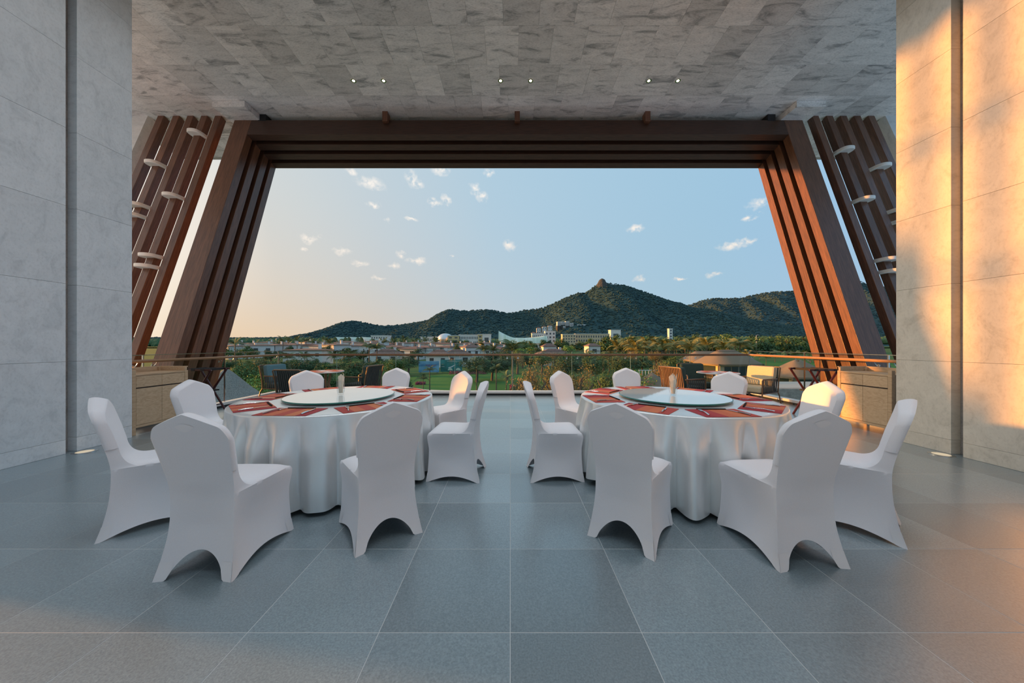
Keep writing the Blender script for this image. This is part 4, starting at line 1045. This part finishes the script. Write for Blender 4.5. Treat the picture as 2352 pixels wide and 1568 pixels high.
villa(X(710, 118), 118, 13, 9, htop(803, 118), 'larger white villa with balconies standing forward on the left', 'white villas', .1, wins=4, rh=.6)
villa(X(862, 125), 125, 6.0, 6.0, htop(794, 125), 'white turret-like villa with a shuttered window left of centre', 'white villas', .05, wins=2, chim=True, rh=1.7)
villa(X(890, 112), 112, 9, 7, htop(812, 112), 'white gabled house below the turret-like villa', 'white villas', .2, wins=2)
villa(X(1080, 122), 122, 5.6, 5.6, htop(797, 122), 'white open-topped tower house with a red hip roof at the centre', 'white villas', .5, wins=2, chim=False, rh=1.4)
villa(X(1050, 108), 108, 9, 8, htop(814, 108), 'white gabled villa below the open tower house', 'white villas', .25, wins=2)
villa(X(1010, 104), 104, 7, 7, htop(815, 104), 'pale villa wall directly above the billboards', 'white villas', 0, wins=2)
villa(X(1260, 128), 128, 5.2, 5.2, htop(795, 128), 'white belvedere with a red hip roof right of centre', 'white villas', .1, wins=1, chim=False, rh=1.5)
villa(X(1270, 112), 112, 10, 8, htop(812, 112), 'white house below the belvedere', 'white villas', .1, wins=2)
villa(X(1360, 150), 150, 5.6, 5.6, htop(794, 150), 'small white belvedere with a red roof among the trees on the right', 'white villas', .15, wins=1, chim=False, rh=1.5)
for k in range(5):
    px = (1237, 1250, 1263, 1238, 1225)[k]; py = (757, 754, 752, 766, 768)[k]
    p = at(px, py, 1165); villa(p.x, p.y, 15, 15, 22, 'small white house climbing the slope above the stepped hotel', 'hillside houses', z=p.z - 16, chim=False, rh=4.0, wins=2)
for k in range(7):
    px = (1283, 1292, 1302, 1312, 1330, 1341, 1296)[k]; py = (743, 741, 743, 745, 748, 749, 751)[k]
    p = at(px, py, 1205)
    e = empty('hillside_block', (p.x, p.y, p.z - 8), .2, 'white and brick-coloured apartment block stepping up the hillside', 'building', 'hillside apartment blocks')
    e.scale = (1.35, 1.35, 1.5 * (.9, .7, 1.0, .8, .75, .9, .7)[k])
    MB().box(-5, 5, -4.6, 9, -20, 0).build('foundation', 'rock', e)
    MB().box(-5, 5, -5, 5, 0, 11).build('walls', 'plaster', e); MB().box(-5.3, 5.3, -5.3, -4.9, 2.6, 3.3).box(-5.3, 5.3, -5.3, -4.9, 6.4, 7.1).build('balcony', 'roof', e)
    for xx in (-3, 0, 3):
        for zz in (.7, 4.2, 8): q = obj('window', WIN, e, loc=(xx, -5, zz)); q.scale = (1.8, 1, 1.7)
def block(px0, px1, py0, py1, Y, label, mat='plaster', nwin=8, rows=2, depth=14, cat='building'):
    a, b = at(px0, py1, Y), at(px1, py0, Y); w = b.x - a.x; zb = min(a.z, GZ + 8); h = b.z - zb
    e = empty('large_building', ((a.x + b.x) / 2, Y, zb), 0, label, cat)
    MB().box(-w / 2, w / 2, 0, depth, GZ - zb, h).build('walls', mat, e); MB().box(-w / 2 - .4, w / 2 + .4, -.4, depth + .4, h, h + .7).build('parapet', 'plaster', e)
    for r in range(rows):
        for k in range(nwin):
            q = obj('window', WIN, e, loc=(-w / 2 + (k + .5) * w / nwin, 0, h * (1 - (r + .85) / (rows + .35)))); q.scale = (w / nwin * .5, 1, h / (rows + .35) * .5)
    return e
block(966, 1006, 774, 786, 470, 'low white annexe left of the silver dome', nwin=10, rows=1)
block(1028, 1054, 771, 795, 440, 'ochre end wing of the long school-like building', 'yellow', 2, 3)
block(1054, 1098, 769, 795, 444, 'long white building with rows of dark windows at the centre', 'plaster', 12, 2)
block(1098, 1108, 768, 795, 442, 'ochre stair tower in the long white building', 'yellow', 1, 3)
block(1108, 1127, 768, 795, 441, 'plain white end block of the long building', 'plaster', 1, 1)
block(1222, 1252, 766, 782, 520, 'lower terraced wing of the white stepped hotel', 'plaster', 7, 2)
block(1252, 1276, 761, 785, 525, 'tall plain block of the white stepped hotel', 'plaster', 3, 3)
block(1292, 1322, 768, 786, 480, 'cream building with a curved corner right of the hotel', 'cream', 5, 3)
block(1322, 1400, 767, 786, 500, 'long cream office building on the right of the centre', 'cream', 14, 2)
block(1403, 1426, 758, 786, 540, 'plain white cube building above the trees', 'plaster', 1, 1)
block(1537, 1545, 755, 790, 520, 'slender white and grey tower above the trees on the right', 'plaster', 1, 5, depth=6)
block(852, 890, 771, 788, 430, 'white three-storey building behind the left villas', 'plaster', 7, 2)
e = empty('domed_hall', (X(1023, 460), 460, GZ), 0, 'silver domed hall in front of the hills', 'building')
MB().lathe([(10.0, 0), (10.0, 14.5)], 32).build('drum', 'plaster', e, 60)
MB().lathe([(11.2 * math.cos(R(a)), 14.5 + 8.0 * math.sin(R(a))) for a in range(-8, 90, 8)] + [(.1, 22.5)], 40).build('dome', 'dome', e, 60)
for k in range(12):
    a = R(195 + 12.5 * k); q = obj('window', WIN, e, loc=(10.0 * math.cos(a), 10.0 * math.sin(a), 8), rz=a + R(90)); q.scale = (1.3, 1, 4.5)
# saddle-shaped membrane arena
e = empty('membrane_arena', (X(1200, 420), 420, GZ), 0, 'pale green saddle-shaped membrane arena roof with a raised horn', 'building')
def shell(a, b):
    x = -31 + 63 * a; v = b * 2 - 1
    prof = 9.0 + 9.0 * max(0, 1 - a / .34) ** 1.4 + 3.5 * max(0, (a - .55) / .45) ** 1.5
    half = 13 * (.55 + .45 * math.sin(math.pi * min(1, a * .95 + .06)))
    return Vector((x, v * half, 6.5 + (prof) * (1 - .8 * v * v) + (-1.2 if a > .97 else 0)))
MB().grid(shell, 40, 16).build('membrane_roof', 'shell', e, 179)
MB().box(-27, 30, -8, 8, 0, 8).build('walls', 'plaster', e)
for k in range(10): q = obj('window', WIN, e, loc=(-22 + k * 5, -8, 3)); q.scale = (2.6, 1, 3)
for k, px in enumerate((772, 789, 804, 818, 832)):
    p = at(px, 778, 440)
    e = empty('vaulted_shed', (p.x, (455, 463, 455, 463, 455)[k], GZ), R(-8), 'pale barrel-vaulted shed in the row of five behind the left villas', 'building', 'vaulted sheds')
    MB().loft([[(4.6 * math.cos(R(a)) , y, 7 + 10.0 * math.sin(R(a))) for a in range(0, 181, 15)] for y in (-14, -4, 6, 14)], False, False).build('vault', 'shell', e, 60)
    MB().box(-4.5, 4.5, -13, 13, 0, 8).build('walls', 'cream', e)

# billboards
def billboard(px0, px1, py0, py1, Y, mat, label, marks):
    a, b = at(px0, py1, Y), at(px1, py0, Y); w = b.x - a.x; z0 = max(a.z, GZ + .3); h = b.z - z0
    e = empty('billboard', ((a.x + b.x) / 2, Y, GZ), R(4), label, 'billboard')
    MB().box(-w / 2, w / 2, 0, .2, z0 - GZ, z0 - GZ + h).build('panel', mat, e)
    for x in (-w * .4, w * .4): MB().box(x - .1, x + .1, .2, .4, 0, z0 - GZ + h).build('post', 'steel', e)
    marks(e, w, h, z0 - GZ)
def marks1(e, w, h, z):
    rn = random.Random(2); mb = MB()
    for k in range(8):                    # a line of red characters as brush-like strokes
        cx = -w * .14 + k * w * .062 + (w * .04 if k > 3 else 0); s = w * .048; cz = z + h * .62
        for q in range(4):
            if q % 2: mb.box(cx - s * .5, cx + s * .5, -.03, 0, cz - s * .4 + q * s * .3, cz - s * .4 + q * s * .3 + s * .12)
            else: xx = cx + rn.uniform(-.3, .3) * s; mb.box(xx - s * .07, xx + s * .07, -.03, 0, cz - s * .5, cz + s * .5)
    mb.build('lettering', 'bill_red', e)
    mb = MB()
    for k in range(14): cx = -w * .05 + k * w * .026; mb.box(cx - w * .009, cx + w * .009, -.03, 0, z + h * .50, z + h * .525)
    mb.build('lettering', 'bill_red', e)
def marks2(e, w, h, z):
    MB().box(-w / 2, -w * .24, -.03, 0, z, z + h).build('side_band', 'bill_green', e)
    MB().lathe([(0, 0), (.28, 0), (.28, .03), (0, .03)], 16).build('emblem', 'yellow', e, loc=(-w * .39, -.06, z + h * .62))
    mb = MB()
    for k in range(5): cx = -w * .44 + k * w * .028; mb.box(cx - w * .01, cx + w * .01, -.05, -.03, z + h * .42, z + h * .45)
    for k in range(16): cx = -w * .18 + k * w * .042; mb.box(cx - w * .012, cx + w * .012, -.03, 0, z + h * .86, z + h * .90)
    mb.build('lettering', 'white', e)
    mb = MB(); mb.prism([(-.0, 0)] and [(-w * .12, z + h * .3), (w * .02, z + h * .36), (w * .2, z + h * .56), (w * .18, z + h * .6), (0, z + h * .44), (-w * .14, z + h * .36)], 0, .03)
    mb.v = [(x, -zz, y) for x, y, zz in mb.v]; mb.build('picture', 'white', e)
    for cx in (-.05, .32):
        mb = MB(); mb.prism([(w * cx + w * .11 * math.cos(R(a)), z + h * .12 + h * .2 * math.sin(R(a))) for a in range(0, 181, 20)], 0, .03); mb.v = [(x, -zz, y) for x, y, zz in mb.v]; mb.build('picture', 'shell', e)
billboard(962, 1008, 829, 866, 80, 'bill_blue', 'blue billboard with red lettering beside the lawn', marks1)
billboard(1012, 1061, 826, 857, 82, 'bill_green', 'green and teal billboard with white lettering beside the lawn', marks2)

# thatched huts
def thatch(e, w, d, z0, z1, ridge=.15, flare=-.12, n=10):
    def ring(t):
        k = (1 - t) ** (1 + flare); sx = ridge + (1 - ridge) * k; sy = k * .985 + .015
        z = z0 + (z1 - z0) * t; pts = []
        for q in range(32):
            a = 2 * math.pi * q / 32; c, s = math.cos(a), math.sin(a)
            pts.append((w * sx * math.copysign(abs(c) ** .55, c), d * sy * math.copysign(abs(s) ** .55, s), z))
        return pts
    rings = [[(x * .93, y * .93, z0 - .1) for x, y, z in ring(0)]] + [[(x, y, z0 - .28) for x, y, z in ring(0)]] + [ring(t / n) for t in range(n + 1)]
    return MB().loft(rings).build('thatched_roof', 'thatchbrown', e, 50)
e = empty('thatched_gazebo', (X(519, 20), 20, GZ), 0, 'pointed grey thatched roof close below the left balustrade', 'hut')
MB().lathe([(2.55, 3.30), (2.75, 3.45), (2.3, 3.75), (1.75, 4.10), (1.2, 4.62), (.75, 5.12), (.35, 5.55), (.06, 5.80)], 32).build('thatched_roof', 'thatch', e, 60)
for k in range(6): a = R(60 * k); MB().tube([(2 * math.cos(a), 2 * math.sin(a), 0), (2 * math.cos(a), 2 * math.sin(a), 3.5)], .09, 8).build('post', 'bark', e)
def pavilion(px, Y, w, d, py_ridge, py_eave, label, wallmat='cream', rz=0.0, ridge=.3, win=4):
    e = empty('thatched_pavilion', (X(px, Y), Y, GZ), rz, label, 'hut')
    z1 = EYE - (py_ridge - HY) / F * Y - GZ; z0 = EYE - (py_eave - HY) / F * Y - GZ
    thatch(e, w, d, z0, z1, ridge)
    MB().box(-w * .72, w * .72, -d * .7, d * .7, 0, z0).build('walls', wallmat, e)
    for k in range(win):
        xx = -w * .56 + k * w * 1.12 / win + w * .56 / win
        q = obj('window', WIN, e, loc=(xx, -d * .7, z0 * .14)); q.scale = (w * 1.12 / win * .9, 1, z0 * .68)
    q = obj('window', WIN, e, loc=(-w * .72, 0, z0 * .12), rz=R(-90)); q.scale = (d * .9, 1, z0 * .72)
    for s in (-1, 1): MB().tube([(s * w * .86, -d * .84, 0), (s * w * .86, -d * .84, z0)], .16, 8).build('post', 'bark', e)
    return e
pavilion(1668, 70, 5.8, 4.8, 803, 833, 'large thatched pavilion with cream walls and dark shutters', rz=.1)
pavilion(1625, 80, 6.0, 4.5, 806, 826, 'lower thatched wing left of the large pavilion', ridge=.5, rz=.05)
pavilion(1832, 54, 4.0, 3.6, 826, 862, 'thatched pavilion with glazed doors right of the beige armchair', 'cream', ridge=.12)
e = empty('thatched_umbrella', (X(1497, 30), 30, GZ), 0, 'brown thatched cone roof beside the pool', 'hut')
MB().lathe([(1.75, 3.15), (1.85, 3.28), (1.45, 3.62), (.9, 4.10), (.4, 4.45), (.05, 4.68)], 28).build('thatched_roof', 'thatchbrown', e, 60); MB().tube([(0, 0, 0), (0, 0, 3.4)], .12, 8).build('post', 'bark', e)
tag(MB().prism([(X(1492, 50), 42), (X(1600, 50), 42), (X(1590, 58), 62), (X(1500, 58), 62)], GZ, GZ + 1.2).build('pool', 'water'), 'blue swimming pool beyond the thatched cone', 'pool')
e = empty('pool_railing', (X(1530, 62), 62.5, GZ + 1.2), 0, 'white railing along the far side of the pool', 'railing')
for k in range(18): MB().box(-5 + k * .6, -4.9 + k * .6, -.05, .05, 0, 1).build('baluster', 'white', e)
MB().box(-5.1, 5.3, -.08, .08, 1, 1.12).build('top_rail', 'white', e)
e = empty('closed_parasol', (X(1532, 45), 45, GZ + 1.2), 0, 'closed white parasol by the pool', 'parasol')
MB().tube([(0, 0, 0), (0, 0, 1.0)], .05, 8).build('pole', 'steel', e); MB().lathe([(.10, .7), (.30, .8), (.26, 1.2), (.12, 1.9), (.02, 2.15)], 12).build('canopy', 'plaster', e, 50)
tag(MB().box(X(1762, 19), X(2000, 19), 19, 19.5, GZ, EYE - (893 - HY) / F * 19).build('garden_wall', 'stone', bevel=.03), 'low rubble stone wall below the right balustrade', 'wall')
tag(MB().prism([(X(1755, 30), 22), (X(1900, 30), 22), (X(1900, 44), 44), (X(1740, 44), 44)], GZ, GZ + 2.2).build('paved_court', 'path'), 'grey paved court in front of the right thatched pavilion', kind='structure')
for k, px in enumerate((1446, 1607, 1660, 1737, 634, 872)):
    Y = 235
    e = empty('street_lamp', (X(px, Y), Y, GZ), 0, 'distant slender street lamp rising above the trees', 'street lamp', 'street lamps')
    h = htop(770 if px > 1000 else 777, Y)
    MB().tube([(0, 0, 0), (0, 0, h)], .12, 6).build('pole', 'white', e); MB().tube([(0, 0, h), (1.2, 0, h + .3)], .1, 6).build('arm', 'white', e); MB().box(1.0, 2.0, -.2, .2, h + .2, h + .4).build('lamp_head', 'white', e)

# repeats that share a label are told apart by their order from the left
def ordinal(n):
    ones = ['', 'first', 'second', 'third', 'fourth', 'fifth', 'sixth', 'seventh', 'eighth', 'ninth', 'tenth', 'eleventh', 'twelfth', 'thirteenth', 'fourteenth', 'fifteenth', 'sixteenth', 'seventeenth', 'eighteenth', 'nineteenth']
    if n < 20: return ones[n]
    t = n // 10; names = {2: ('twentieth', 'twenty'), 3: ('thirtieth', 'thirty'), 4: ('fortieth', 'forty'), 5: ('fiftieth', 'fifty')}
    return names[t][0] if n % 10 == 0 else names[t][1] + '-' + ones[n % 10]
byl = {}
for o in list(COL.objects):
    if o.parent is None and 'label' in o and 'category' in o: byl.setdefault(o['label'], []).append(o)
for lab, lst in byl.items():
    if len(lst) < 2: continue
    lst.sort(key=lambda o: o.location.x / o.location.y)
    for k, o in enumerate(lst): o['label'] = '%s, %s from the left' % (lab, ordinal(k + 1))
